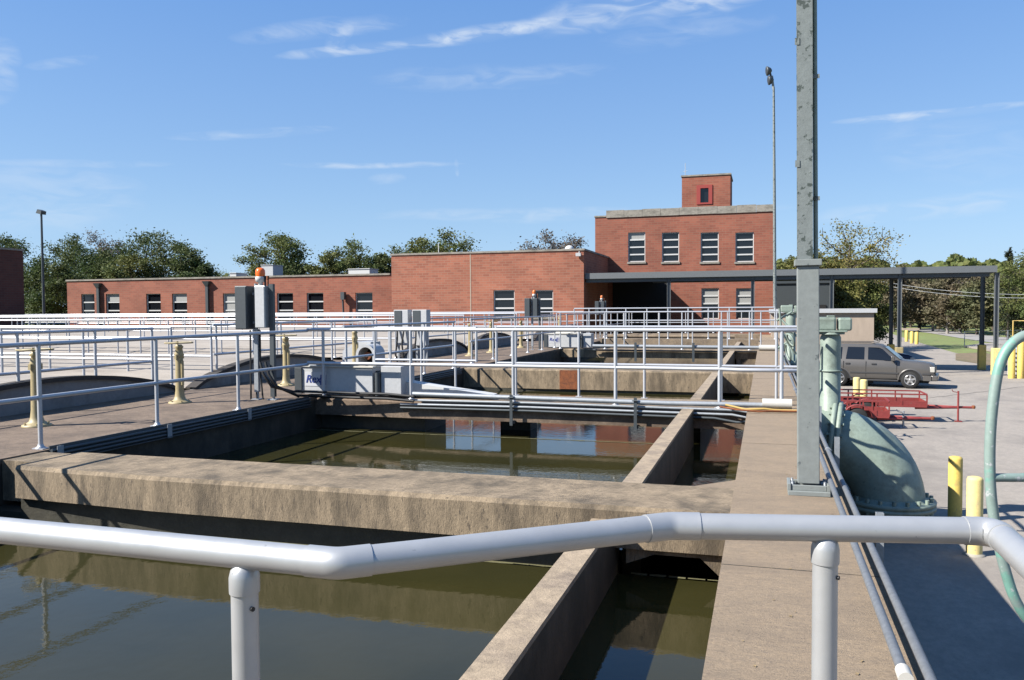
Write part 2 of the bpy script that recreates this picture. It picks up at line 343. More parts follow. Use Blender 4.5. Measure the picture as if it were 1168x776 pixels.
bm = bmesh.new(); vv = [bm.verts.new((x, y, lotz(y))) for x, y in pl]; bm.faces.new(vv)
for yy in (16, 36): bmesh.ops.bisect_plane(bm, geom=bm.verts[:]+bm.edges[:]+bm.faces[:], plane_co=(0, yy, 0), plane_no=(0, 1, 0))
bmesh.ops.triangulate(bm, faces=bm.faces[:])
for v in bm.verts: v.co.z = lotz(v.co.y)
bm.verts.index_update(); g.add([v.co[:] for v in bm.verts], [[q.index for q in f.verts] for f in bm.faces]); bm.free()
struct('parking_lot', g, 'asphalt')
# repaired cracks across the lot
g = MB()
for (a, b) in [((1050, 455), (1168, 441)), ((1060, 384), (1130, 398))]:
    p, q = onz(*a, -2.14), onz(*b, -2.14); p.z = lotz(p.y)+.006; q.z = lotz(q.y)+.006
    k = 14; last = None; pts = []
    for i in range(k+1):
        t = i/k; c = p.lerp(q, t); c.y += random.uniform(-.12, .12); pts.append(c)
    for i in range(k):
        a_, b_ = pts[i], pts[i+1]; g.add([a_+Vector((0, -.03, 0)), b_+Vector((0, -.03, 0)), b_+Vector((0, .03, 0)), a_+Vector((0, .03, 0))], [(0, 1, 2, 3)])
struct('asphalt_crack_seal', g, mat('crack sealant', (.12, .11, .10), .8))
# curved road and kerb beyond the lot
def strip(name, pairs, z, m, dz):
    g = MB(); vs = []
    for (u, va, vb) in pairs:
        a = onz(u, va, z); b = onz(u, vb, z); vs += [(a.x, a.y, z+dz), (b.x, b.y, z+dz)]
    g.add(vs, [(2*i, 2*i+1, 2*i+3, 2*i+2) for i in range(len(pairs)-1)]); return struct(name, g, m)
strip('curving_road', [(1000, 369.5, 374.5), (1030, 371.5, 376.5), (1062, 375, 380.5), (1095, 379.5, 386), (1130, 383.5, 391), (1175, 388, 397), (1240, 393, 403)], -2.17, 'road', .03)
strip('dry_verge', [(1090, 404, 411.5), (1120, 402.5, 416), (1150, 408, 420), (1185, 416, 428)], -2.17, 'soil', .04)
g = MB()
pts = [onz(u, v, -2.15) for u, v in ((1040, 391), (1066, 391.5), (1092, 393), (1108, 396), (1124, 404), (1140, 409))]
# --- basin masonry
def seg(g, x0, y0, x1, y1, z1, z0=-2.6): g.box(x0, y0, -.06, x1, y1, z1); g.box(x0+.004, y0, z0, x1-.004, y1, -.0605)
g = MB(); seg(g, -.22, -3, .62, 46, 0, -2.6); g.add([(-.22, 6.62, 0), (-.55, 6.6, 0), (-.22, 6.95, 0), (-.22, 6.62, -.3), (-.55, 6.6, -.3), (-.22, 6.95, -.3)], [(0, 1, 2), (3, 5, 4), (1, 4, 5, 2)])
o = struct('basin_edge_walkway', g, 'broom')
g = MB()
for y in (4.62, 8.9, 13.5, 17.2, 22, 27): g.box(-.219, y, -.01, .619, y+.007, .0015)
struct('walkway_joints', g, 'sidec')
g = MB(); g.box(-9.85, -3, -.05, -7.0, 47, 0); struct('side_deck', g, 'deck')
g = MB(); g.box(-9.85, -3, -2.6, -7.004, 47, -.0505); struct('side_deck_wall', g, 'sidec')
g = MB(); g.box(-7, -3, -.3, -.22, 1.75, 0); struct('near_crossing_slab', g, 'conc')
# divider wall in three pieces, butting the cross walls
g = MB(); gs = MB()
for a, b, zt_, xl, xr_ in ((1.75, 5.93, -.10, -1.18, -1.01), (6.62, 11.82, -.004, -1.10, -.94), (13.055, 18.75, -.004, -1.10, -.94), (19.6, 28.8, -.004, -1.10, -.94), (30.305, 36.19, -.004, -1.10, -.94)):
    g.box(xl, a, zt_-.03, xr_, b, zt_); gs.box(xl+.004, a, -2, xr_-.004, b, zt_-.0305)
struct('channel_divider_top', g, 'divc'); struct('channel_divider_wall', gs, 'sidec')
# cross walls: beam above a recessed wall
def crossbeam(name, ya, yb, drop, rec, m, label_m='wetc', xa=-7.0):
    g = MB()
    nx = 12; vs = []
    for i in range(nx+1):
        x = xa+(-.22-xa)*i/nx; w = random.uniform(-.006, .006); e = .05*max(0, (-5-x))
        vs += [(x, ya+w+e, -drop), (x, ya+w+e, -.035), (x, ya+.03+w+e, -.004), (x, yb, 0), (x, yb, -drop)]
    fs = []
    for i in range(nx):
        o = 5*i
        for k in range(5): fs.append((o+k, o+(k+1) % 5, o+5+(k+1) % 5, o+5+k))
    g.add(vs, fs); struct(name, g, m)
    if rec:
        g = MB(); g.box(xa, ya+rec, -2.6, -1.1, yb-.1, -drop); struct(name+'_base', g, label_m)
crossbeam('first_cross_wall', 5.80, 6.62, .30, .14, 'wallc', xa=-6.58)
g = MB(); g.box(-7.0, 6.12, -.4, -6.585, 6.6, -.014); struct('cross_wall_end_step', g, 'wallc')
g = MB(); g.box(-7.0, 5.95, -2.6, -6.585, 6.5, -.45); struct('cross_wall_end_base', g, 'wetc')
crossbeam('second_cross_wall', 18.75, 19.6, .46, .05, 'wallc')
crossbeam('bridge_beam', 11.82, 11.98, .28, 0, 'deck')
crossbeam('far_bridge_beam', 28.8, 29.0, .30, 0, 'wallc')
g = MB(); g.prism([(-.94, -.302), (-.22, -.302), (-.22, -.52), (-.42, -.34), (-.74, -.34), (-.94, -.42)], 5.84, 6.56); struct('channel_haunch', g, 'wallc')
g = MB(); g.box(-7, 11.982, -.07, -.222, 13.05, -.006); struct('bridge_slab', g, 'conc')
g = MB(); g.box(-7, 29.002, -.07, -.222, 30.3, -.006); g.box(-7, 36.2, -.4, -.222, 37, 0.1); struct('far_bridge_slab', g, 'conc')
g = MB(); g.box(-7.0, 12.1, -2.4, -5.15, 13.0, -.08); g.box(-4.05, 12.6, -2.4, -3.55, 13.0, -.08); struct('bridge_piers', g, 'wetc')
g = MB(); g.box(-7, 44.5, -2, -.222, 46, 0.06); struct('end_slab', g, 'conc')
# algae band along the sides of the basins at the water line
for nm, a, b in (('first_basin_water', 1.75, 5.9), ('second_basin_water', 6.5, 18.8), ('third_basin_water', 19.5, 44.5)):
    g = MB(); k = 1; g.add([(-7.02, a, WZ), (-.2, a, WZ), (-.2, b, WZ), (-7.02, b, WZ)], [(0, 1, 2, 3)]); struct(nm, g, 'water')
g = MB(); R_ = random.Random(3)
for (xa_, xb_, y_) in ((-6.9, -1.2, 5.925), (-7.0, -1.15, 11.80), (-.92, -.24, 5.93)):
    k = int((xb_-xa_)/.12)
    for i in range(k):
        x = xa_+(xb_-xa_)*i/k; w = R_.uniform(.004, .03); g.add([(x, y_+.02, WZ+.004), (x+.12, y_+.02, WZ+.004), (x+.12, y_-w, WZ+.004), (x, y_-R_.uniform(.004, .03), WZ+.004)], [(0, 1, 2, 3)])
for (xa_, ya_, yb_) in ((-1.19, 2.5, 5.8), (-.225, 2.5, 5.8), (-1.105, 6.7, 11.7), (-.225, 6.7, 11.7)):
    k = int((yb_-ya_)/.12)
    for i in range(k):
        y = ya_+(yb_-ya_)*i/k; a_, b_ = R_.uniform(.004, .022), R_.uniform(.004, .022); g.add([(xa_+.01, y, WZ+.0045), (xa_+.01, y+.12, WZ+.0045), (xa_-a_, y+.12, WZ+.0045), (xa_-b_, y, WZ+.0045)], [(0, 1, 2, 3)])
o = g.build('scum_line', mat('olive scum', (.16, .15, .07), .8, var=.4, vscale=20)); o['kind'] = 'stuff'; tag(o, 'thin pale scum line along the tank walls at the water', 'scum')
# rust patch + small blemishes on second cross wall
p = ony(648, 432, 18.7)
g = MB(); g.box(p.x-.21, 18.725, -.45, p.x+.21, 18.757, -.01); struct('rusty_wall_plate', g, 'rust')
# plaza slab between vaults
g = MB(); g.box(-62, -3, -.5, -9.85, 47, -.02); struct('reservoir_slab', g, 'deck')
# ================================================================== vaulted reservoir roofs
def vault(yc, z0, label):
    t = thing('vaulted_roof', label, 'roof', (-9.85, yc, z0), 'low vaulted concrete reservoir roofs')
    hw, h = 2.75, .44; k = 20; pr = [(yc+hw*(2*i/k-1), z0+h*(1-(2*i/k-1)**2)**.8) for i in range(k+1)]
    g = MB(); vs = []
    for y, z in pr: vs += [(-9.93, y, z), (-62, y, z)]
    g.add(vs, [(2*i, 2*i+1, 2*i+3, 2*i+2) for i in range(k)], True); g.build('roof_shell', 'vault', t)
    g = MB(); vs = []
    for y, z in pr: vs += [(-9.85, y, z-.03), (-9.85, y, -.02), (-9.95, y, z-.03)]
    g.add(vs, [(3*i, 3*i+3, 3*i+4, 3*i+1) for i in range(k)]+[(3*i, 3*i+2, 3*i+5, 3*i+3) for i in range(k)]); g.build('end_wall', 'greyc', t)
    g = MB(); vs = []
    for y, z in pr: vs += [(-9.80, y, z-.045), (-9.80, y, z+.018), (-10.02, y, z+.018), (-10.02, y, z-.02)]
    g.add(vs, [(4*i+j, 4*i+(j+1) % 4, 4*i+4+(j+1) % 4, 4*i+4+j) for i in range(k) for j in range(4)]); g.build('roof_edging', 'tar', t)
for yc, z0, lb in [(9.5, 0, 'low vaulted concrete roof with grey arched end beside the nearest tan valve stand'),
        (15.3, .02, 'low vaulted concrete roof with arched end behind the control cabinets with orange beacon'),
        (24.2, .05, 'low vaulted concrete roof with rounded grey end seen through the bridge railing, third from the camera'),
        (30.0, .08, 'low vaulted concrete roof with rounded grey end, fourth from the camera'),
        (38.5, .10, 'pale vaulted concrete roof far back, just before the last one'),
        (44.2, .10, 'pale vaulted concrete roof nearest the low brick wing')]: vault(yc, z0, lb)
# ================================================================== buildings
def wall_holes(g, x0, x1, z0, z1, Y, holes, rev=.14):
    xs = sorted({x0, x1}|{h[0] for h in holes}|{h[1] for h in holes}); zs = sorted({z0, z1}|{h[2] for h in holes}|{h[3] for h in holes})
    for i in range(len(xs)-1):
        for j in range(len(zs)-1):
            cx, cz = (xs[i]+xs[i+1])/2, (zs[j]+zs[j+1])/2
            if any(h[0] < cx < h[1] and h[2] < cz < h[3] for h in holes): continue
            g.add([(xs[i], Y, zs[j]), (xs[i+1], Y, zs[j]), (xs[i+1], Y, zs[j+1]), (xs[i], Y, zs[j+1])], [(0, 1, 2, 3)])
    for a, b, c, d in holes:
        g.add([(a, Y, c), (b, Y, c), (b, Y, d), (a, Y, d), (a, Y+rev, c), (b, Y+rev, c), (b, Y+rev, d), (a, Y+rev, d)], [(0, 1, 5, 4), (1, 2, 6, 5), (2, 3, 7, 6), (3, 0, 4, 7)])
def window(parent, h, Y, rows=4, sill=True, glass='glass', rev=.14, cols=1, blind=0):
    a, b, c, d = h; g = MB(); t = .055
    g.box(a, Y+rev-.05, c, a+t, Y+rev+.01, d); g.box(b-t, Y+rev-.05, c, b, Y+rev+.01, d); g.box(a+t, Y+rev-.05, c, b-t, Y+rev+.01, c+t); g.box(a+t, Y+rev-.05, d-t, b-t, Y+rev+.01, d)
    for i in range(1, rows): z = c+(d-c)*i/rows; g.box(a+t, Y+rev-.06, z-.045, b-t, Y+rev+.01, z+.045)
    w = g.build('window', 'wframe', parent)
    g = MB(); g.add([(a+.01, Y+rev+.004, c+.01), (b-.01, Y+rev+.004, c+.01), (b-.01, Y+rev+.004, d-.01), (a+.01, Y+rev+.004, d-.01)], [(0, 1, 2, 3)]); g.build('pane', glass, w)
    if blind:
        g = MB(); zt = d-(d-c)*blind; g.add([(a+.05, Y+rev-.002, zt), (b-.05, Y+rev-.002, zt), (b-.05, Y+rev-.002, d-.05), (a+.05, Y+rev-.002, d-.05)], [(0, 1, 2, 3)]); g.build('blind', 'blind', w)
    if sill:
        g = MB(); g.box(a-.06, Y-.07, c-.13, b+.06, Y+rev, c-.003); g.build('sill', 'stone', w)
GZ = -2.3
# ---- two storey building
YT = 56.0
xa, xb, xc = X(679, YT), X(693, YT), X(883, YT)
zt = Z(883, 233, YT); zl = Z(685, 248, YT); zband = Z(883, 241.5, YT)
T = thing('two_storey_building', 'two storey red brick building with stone parapet and a small rooftop tower', 'building', (xb, YT, GZ))
ups = []; los = []
for a, b in ((716.5, 736), (755, 774.5), (799, 819.5), (838.5, 859.5)):
    zz = (Z(a, 299, YT), Z(a, 265.5, YT)); ups.append((X(a, YT), X(b, YT), zz[0], zz[1]))
for a, b in ((800, 820), (839.5, 859.5)): los.append((X(a, YT), X(b, YT), Z(a, 364, YT), Z(a, 329, YT)))
g = MB(); wall_holes(g, xb, xc, GZ, zband, YT, ups+los)
g.add([(xb, YT, GZ), (xb, YT+13, GZ), (xb, YT+13, zband), (xb, YT, zband)], [(0, 1, 2, 3)]); g.add([(xc, YT, GZ), (xc, YT+13, GZ), (xc, YT+13, zband), (xc, YT, zband)], [(0, 1, 2, 3)])
g.add([(xa, YT+.003, GZ), (xb, YT+.003, GZ), (xb, YT+.003, zl), (xa, YT+.003, zl)], [(0, 1, 2, 3)]); g.add([(xa, YT+.003, GZ), (xa, YT+9, GZ), (xa, YT+9, zl), (xa, YT+.003, zl)], [(0, 1, 2, 3)])
g.add([(xb, YT+13, GZ), (xc, YT+13, GZ), (xc, YT+13, zband), (xb, YT+13, zband)], [(0, 1, 2, 3)])
g.build('wall', 'brick', T)
g = MB(); g.add([(xa, YT, zl-.02), (xb, YT, zl-.02), (xb, YT+9, zl-.02), (xa, YT+9, zl-.02)], [(0, 1, 2, 3)]); g.add([(xb, YT, zband-.3), (xc, YT, zband-.3), (xc, YT+13, zband-.3), (xb, YT+13, zband-.3)], [(0, 1, 2, 3)]); g.build('roof', 'tar', T)
g = MB(); x = xb-.08
k = 9
for i in range(k):
    a = x+(xc+.08-x)*i/k; b = x+(xc+.08-x)*(i+1)/k; g.box(a+.008, YT-.07, zband+random.uniform(0, .02), b-.008, YT+.3, zt+random.uniform(-.02, .03))
g.box(xc-.2, YT+.32, zband, xc+.08, YT+13, zt); g.box(xa-.05, YT-.05, zl, xb-.09, YT+.3, zl+.1)
c = g.build('coping', 'stone', T)
for i, h in enumerate(ups): window(T, h, YT, 4, blind=(.25 if i == 0 else 0))
for i, h in enumerate(los): window(T, h, YT, 4, sill=False, blind=.5)
# rooftop tower
YR = 60.
xr0, xr1 = X(777.5, YR), X(832.5, YR); zr = Z(800, 201, YR)
g = MB(); h = (X(796, YR), X(810.5, YR), Z(800, 233, YR), Z(800, 213, YR)); wall_holes(g, xr0, xr1, zband-.5, zr, YR, [h])
g.add([(xr0, YR, zband-.5), (xr0, YR+3.4, zband-.5), (xr0, YR+3.4, zr), (xr0, YR, zr)], [(0, 1, 2, 3)]); g.add([(xr1, YR, zband-.5), (xr1, YR+3.4, zband-.5), (xr1, YR+3.4, zr), (xr1, YR, zr)], [(0, 1, 2, 3)])
g.add([(xr0, YR, zr), (xr1, YR, zr), (xr1, YR+3.4, zr), (xr0, YR+3.4, zr)], [(0, 1, 2, 3)])
tw = g.build('rooftop_tower', 'brick', T)
g = MB(); g.box(xr0-.06, YR-.06, zr+.002, xr1+.06, YR+3.5, zr+.11); g.build('tower_coping', 'stone', tw)
g = MB(); a, b, c_, d = h
g.box(a-.1, YR-.05, c_-.02, a+.16, YR+.1, d+.1); g.box(b-.16, YR-.05, c_-.02, b+.1, YR+.1, d+.1); g.box(a+.16, YR-.05, d-.12, b-.16, YR+.1, d+.1); g.box(a+.16, YR-.05, c_-.02, b-.16, YR+.1, c_+.1)
g.build('red_window', 'redframe', tw)
g = MB(); g.add([(a, YR+.12, c_), (b, YR+.12, c_), (b, YR+.12, d), (a, YR+.12, d)], [(0, 1, 2, 3)]); g.build('tower_pane', 'glass', tw)
g = MB(); p = X(779, YR); g.pipe([(p+.1, YR+.5, zr), (p+.1, YR+.5, zr+1.05)], .02, 6); g.pipe([(p-.05, YR+.5, zr+.45), (p+.25, YR+.5, zr+.5)], .015, 5); g.build('antenna', 'greyp', tw)
g = MB(); g.box(X(699, YT), YT-.03, GZ, X(762, YT), YT-.004, Z(730, 322, YT)); g.build('recess_shade_panel', 'dark', T)  # flat dark panel painting the shade of the recess under the canopy
# ---- front block
YB = 48.0
ba, bb = X(447, YB), X(666, YB); zb = (Z(447, 290.5, YB)+Z(666, 287, YB))/2
B = thing('front_brick_block', 'one storey red brick block with wide blank wall projecting in front of the taller building', 'building', (ba, YB, GZ))
hs = [(X(563, YB), X(587, YB), Z(570, 362, YB), Z(570, 331, YB)), (X(607, YB), X(631, YB), Z(620, 362, YB), Z(620, 331, YB))]
g = MB(); wall_holes(g, ba, bb, GZ, zb, YB, hs)
g.add([(bb, YB, GZ), (bb, YT, GZ), (bb, YT, zb), (bb, YB, zb)], [(0, 1, 2, 3)]); g.add([(ba, YB, GZ), (ba, YT, GZ), (ba, YT, zb), (ba, YB, zb)], [(0, 1, 2, 3)])
g.add([(ba, YT+4, GZ), (bb, YT+4, GZ), (bb, YT+4, zb), (ba, YT+4, zb)], [(0, 1, 2, 3)])
g.build('wall', 'brick2', B)
g = MB(); g.add([(ba, YB, zb-.05), (bb, YB, zb-.05), (bb, YT+4, zb-.05), (ba, YT+4, zb-.05)], [(0, 1, 2, 3)]); g.build('roof', 'tar', B)
g = MB(); g.box(ba-.05, YB-.06, zb, bb+.06, YB+.3, zb+.11); g.box(bb-.25, YB+.302, zb, bb+.06, YT-.003, zb+.11); g.box(ba-.05, YB+.302, zb, ba+.25, YT+4, zb+.11); g.build('coping', 'stone', B)
g = MB(); xj = X(537, YB); g.box(xj-.03, YB-.012, GZ, xj+.03, YB+.01, zb-.003); g.build('expansion_joint', 'beige', B)
for h in hs: window(B, h, YB, 3)
g = MB(); p = X(654, YB+2); g.lathe([(.28, zb-.05), (.3, zb+.15), (.24, zb+.3), (.12, zb+.38), (.0, zb+.4)], (p, YB+1, 0), 12); g.build('roof_vent', 'wframe', B)
g = MB(); p = X(661, YB); g.box(p-.16, YB-.3, zb-.35, p+.14, YB-.08, zb-.16); g.pipe([(p, YB-.1, zb-.2), (p, YB+.0, zb-.05)], .03, 6); g.build('floodlight', 'greyp', B)
g = MB(); p = X(501, YB+3); g.pipe([(p, YB+3, zb-.05), (p, YB+3, zb+.95)], .035, 6); g.build('roof_mast', 'wframe', B)
# ---- low wing
YL = 52.0
la, lb = X(77, YL), X(447, YL)+.6; zlw = (Z(80, 320.5, YL)+Z(440, 314.5, YL))/2
Lw = thing('low_brick_wing', 'long low red brick wing with a row of small windows behind the railings', 'building', (la, YL, GZ))
hs = []
for a, b in ((93, 108), (121, 136.5), (167, 183.5), (196.5, 213.5), (254.5, 273.5), (316, 334.5), (350, 369), (405.5, 425)):
    hs.append((X(a, YL), X(b, YL), Z((a+b)/2, 364, YL), Z((a+b)/2, 334+2*(1-a/400), YL)))
g = MB(); wall_holes(g, la, lb, GZ, zlw, YL, hs, .16); g.add([(la, YL, GZ), (la, YL+10, GZ), (la, YL+10, zlw), (la, YL, zlw)], [(0, 1, 2, 3)]); g.add([(la, YL+10, GZ), (lb, YL+10, GZ), (lb, YL+10, zlw), (la, YL+10, zlw)], [(0, 1, 2, 3)]); g.build('wall', 'brick', Lw)
g = MB(); g.add([(la, YL, zlw-.04), (lb, YL, zlw-.04), (lb, YL+10, zlw-.04), (la, YL+10, zlw-.04)], [(0, 1, 2, 3)]); g.build('roof', 'tar', Lw)
g = MB(); g.box(la-.06, YL-.07, zlw, lb-.7, YL+.3, zlw+.12); g.box(la-.06, YL+.302, zlw, la+.25, YL+10, zlw+.12); g.build('coping', 'stone', Lw)
for i, h in enumerate(hs): window(Lw, h, YL, 3, rev=.16, blind=(.85 if i == 4 else (.3 if i in (1, 3) else 0)))
for u in (114, 238):
    p = X(u, YL); g = MB(); g.box(p-.11, YL-.22, GZ, p+.11, YL-.08, zlw-.55); g.build('downpipe', 'darksteel', Lw)
    g = MB(); zc = zlw-.55; g.add([(p-.13, YL-.25, zc), (p+.13, YL-.25, zc), (p+.3, YL-.36, zc+.35), (p-.3, YL-.36, zc+.35), (p-.13, YL-.02, zc), (p+.13, YL-.02, zc), (p+.3, YL-.02, zc+.35), (p-.3, YL-.02, zc+.35)], [(0, 1, 2, 3), (7, 6, 5, 4), (0, 4, 5, 1), (1, 5, 6, 2), (2, 6, 7, 3), (3, 7, 4, 0)]); g.build('hopper_head', 'darksteel', Lw)
p = X(393.5, YL); z = Z(393, 338, YL); g = MB(); g.box(p-.12, YL-.42, z-.25, p+.16, YL-.1, z+.28); g.pipe([(p, YL-.3, z-.2), (p+.03, YL-.25, z-1.6)], .07, 8); g.pipe([(p, YL-.2, z), (p, YL, z)], .05, 6); g.build('wall_lamp', 'darksteel', Lw)
for (u0, u1, v0, v1, Y, m, nm) in ((398, 422, 307.5, 316, 55, 'wframe', 'rooftop_unit'), (299, 312, 303, 318, 56, 'greyp', 'rooftop_unit'), (263, 270, 312, 318, 54, 'wframe', 'roof_vent')):
    g = MB(); g.box(X(u0, Y), Y, Z(u0, v1, Y)-.3, X(u1, Y), Y+1.4, Z(u0, v0, Y)); g.box(X(u0, Y)-.04, Y-.05, Z(u0, v0, Y)+.002, X(u1, Y)+.04, Y+1.45, Z(u0, v0, Y)+.05); g.build(nm, m, Lw)
# ---- shaded brick building at far left
YD = 42.0; xd = X(28, YD); zd = Z(28, 286.5, YD)
D = thing('side_brick_building', 'dark shaded brick building end at the left edge of the view', 'building', (xd, YD-18, GZ))
g = MB(); y0, y1 = YD-22, YD
dh = (YD-3.9, YD-2.2, Z(12, 345, YD-3), Z(12, 333, YD-3))
for a, b, c, d in ((y0, dh[0], GZ, zd), (dh[1], y1, GZ, zd), (dh[0], dh[1], GZ, dh[2]), (dh[0], dh[1], dh[3], zd)): g.add([(xd, a, c), (xd, b, c), (xd, b, d), (xd, a, d)], [(0, 1, 2, 3)])
g.add([(xd, y0, GZ), (xd-14, y0, GZ), (xd-14, y0, zd), (xd, y0, zd)], [(0, 1, 2, 3)]); g.add([(xd, y1, GZ), (xd-14, y1, GZ), (xd-14, y1, zd), (xd, y1, zd)], [(0, 1, 2, 3)]); g.build('wall', 'brickshade', D)
g = MB(); g.box(xd-14.05, y0-.05, zd, xd+.06, y1+.05, zd+.12); g.build('roof', 'stone', D)
g = MB(); g.box(xd-.12, dh[0]+.06, dh[2]+.06, xd-.1, dh[1]-.06, dh[3]-.06); w = g.build('pane', 'glass', D)
g = MB(); g.box(xd-.1, dh[0], dh[2], xd-.02, dh[1], dh[2]+.08); g.box(xd-.1, dh[0], dh[3]-.08, xd-.02, dh[1], dh[3]); g.box(xd-.1, dh[0], dh[2]+.08, xd-.02, dh[0]+.08, dh[3]-.08); g.box(xd-.1, dh[1]-.08, dh[2]+.08, xd-.02, dh[1], dh[3]-.08); g.box(xd-.02, dh[0]-.1, dh[2]-.15, xd+.1, dh[1]+.1, dh[2]-.002); g.build('window', 'stone', D)
# ---- canopy
YC = 48.2
cz = Z(1134, 303, YC); cx1 = X(1137, YC); cxm = X(770, 56)-(56-YC)*0+.0
Cn = thing('steel_canopy', 'long flat steel loading canopy with grey fascia on thin posts', 'canopy', (cx1, YC, GZ))
g = MB(); g.box(bb+.02, YC, cz-.34, cx1, YC+.12, cz); g.box(cx1-.12, YC+.122, cz-.34, cx1, 53, cz-.003); g.build('fascia', 'canopyp', Cn)
g = MB(); xp = X(772, 56)-1.2
g.box(bb+.02, YC+.122, cz-.12, xp, YT-.02, cz-.04); g.box(xp+.002, YC+.122, cz-.12, cx1-.122, 53, cz-.04)
y = YC+.5
g.box(bb+.05, YC+.2, cz-.55, cx1-.3, YC+.4, cz-.122); g.box(xp+.05, 52.5, cz-.5, cx1-.3, 52.7, cz-.122)
g.build('roof_deck', 'darksteel', Cn)
def post(u, Y, m='canopyp', foot=None, v1=None):
    x = X(u, Y); g = MB(); zz = lotz(Y); g.box(x-.1, Y-.012, zz, x+.1, Y+.012, cz-.35); g.box(x-.1, Y-.1, zz, x-.08, Y+.1, cz-.35); g.box(x+.08, Y-.1, zz, x+.1, Y+.1, cz-.35)
    p = g.build('canopy_post', m, Cn)
    if foot:
        g = MB(); g.box(x-.19, Y-.22, zz, x+.19, Y+.19, zz+1.42, .03); g.build('post_guard', foot, p)
for u in (763, 858.5, 948.5): post(u, YC+.3)
post(1026, YC+.3, foot='tan'); post(1136.5, YC+.2, foot='paleyellow')  # tan on the left guard paints its shaded side
for u, f in ((1016.5, 'yellow'), (1120.5, 'yellow')): post(u, 52.6, 'darksteel', f)  # rear posts take a darker steel as painted canopy shade
# shed in the shade right of the building
xs0, xs1 = xc+.02, X(950, 54.5)
sh = thing('dark_shed', 'brick shed painted dark for the shade under the canopy behind the near pole', 'shed', (xs0, 54.5, GZ))
g = MB(); g.box(xs0, 54.5, GZ, xs1, 60, cz-.6); g.build('wall', 'darksteel', sh); g = MB(); g.box(xs0, 54.4, cz-.598, xs1+.1, 60.1, cz-.45); g.build('roof', 'darksteel', sh)  # shed wall coloured dark to paint in the canopy shade
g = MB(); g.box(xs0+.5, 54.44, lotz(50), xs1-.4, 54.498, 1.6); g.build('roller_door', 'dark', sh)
# beige block
YQ = 42.; q0, q1 = X(880, YQ), X(997, YQ); qz = Z(960, 357, YQ)
q = thing('beige_storage_building', 'low beige block building with grey flat roof edge behind the parked suv', 'building', (q0, YQ, GZ))
g = MB(); g.box(q0, YQ, GZ, q1, YQ+3.5, qz); g.build('wall', 'beige', q)
g = MB(); g.box(q0-.1, YQ-.15, qz+.002, q1+.12, YQ+3.6, qz+.2); g.build('roof', 'greyp', q)
# ================================================================== RAILINGS
def arc_pts(a, b, c, r, n=5):
    """round corner b between a and c"""
    a, b, c = Vector(a), Vector(b), Vector(c); d1 = (a-b).normalized(); d2 = (c-b).normalized(); p = b+d1*r; q = b+d2*r
    return [p.lerp(b, t).lerp(b.lerp(q, t), t) for t in [i/n for i in range(n+1)]]
_postmesh = {}
def railing(label, path, posts, zt=1.12, zm=.56, z0=0, r=.024, m='white', group=None, foot=True, skip_mid=False, mids=None, n=8):
    path = [Vector((p[0], p[1], 0)) for p in path]
    t = thing('pipe_railing', label, 'railing', (path[0].x, path[0].y, z0), group)
    def rail(z):
        g = MB(); pts = [p+Vector((0, 0, z)) for p in path]; g.pipe(pts, r, n); return g
    rail(z0+zt).build('top_rail', m, t)
    for z in (mids or [zm]): rail(z0+z).build('middle_rail', m, t)
    key = (round(zt, 3), m, r, foot)
    for x, y in posts:
        if key not in _postmesh:
            g = MB(); g.pipe([(0, 0, 0), (0, 0, zt-r*.5)], r*.96, n)
            if foot: g.lathe([(.055, .0), (.055, .012), (.03, .03), (.028, .05)], n=8); g.box(-.07, -.045, 0, .07, .045, .01)
            _postmesh[key] = g.mesh('post', m)
        o = bpy.data.objects.new('post', _postmesh[key]); COL.objects.link(o); o.parent = t; o.location = (x-path[0].x, y-path[0].y, 0)
    return t
def span(a, b, step):
    n = max(1, int(round((b-a)/step))); return [a+(b-a)*i/n for i in range(n+1)]
XL = -7.12
def curb_pipes(label, y0, y1, post_ys):
    pass
# left deck edge rail, nearest
railing('grey white pipe railing along the left deck edge, nearest the camera', [(XL, 3.2), (XL, 11.9)], [(XL, y) for y in (3.3, 5.0, 6.68, 8.39, 10.03)], zt=1.08, zm=.53)
# bridge near side rail
YN = 11.90
railing('white pipe railing on the near side of the first bridge, crossing the whole view', [(XL, YN), (X(821, YN), YN), (X(846, YN), YN-.12), (.62, YN-.12), (.62, 13.05)],  # last leg: unseen return behind the column, added to throw shadows on the elbow
        [(X(368, YN), YN)]+[(X(u, YN), YN) for u in (468, 585, 702, 821)]+[(X(892, YN-.12), YN-.12)], zt=1.10, zm=.555, r=.027)
# far side rails of the bridge: two closed loops
YF = 13.05
def loop_rail(label, u0, u1, Y, us, zt, zb, z0=0):
    x0, x1 = X(u0, Y), X(u1, Y); t = thing('pipe_railing', label, 'railing', (x0, Y, z0))
    g = MB(); pts = [(x0, Y, zt)]+[(x1, Y, zt), (x1, Y, zb), (x0, Y, zb)]
    g.pipe([(x0-.0, Y, zt), (x1, Y, zt)], .022, 8); g.build('top_rail', 'white', t)
    g = MB(); g.pipe([(x0, Y, zb), (x1, Y, zb)], .022, 8); g.build('middle_rail', 'white', t)
    for x in (x0, x1):
        g = MB(); g.pipe([(x, Y, zb-.021), (x, Y, zt+.021)], .022, 8); g.build('end_upright', 'white', t)
    for u in us:
        x = X(u, Y); g = MB(); g.pipe([(x, Y, z0-.01), (x, Y, zt)], .021, 8); g.box(x-.05, Y-.04, z0-.012, x+.05, Y+.04, z0); g.build('post', 'white', t)
loop_rail('short white railing loop behind the nearest blue lettered drive housing', 427, 543, YF, (445, 480, 519), 1.10, .55)
loop_rail('long white railing loop on the far side of the first bridge, right of the gap', 566, 911, YF, (588, 660, 735, 823, 886), 1.12, .52)
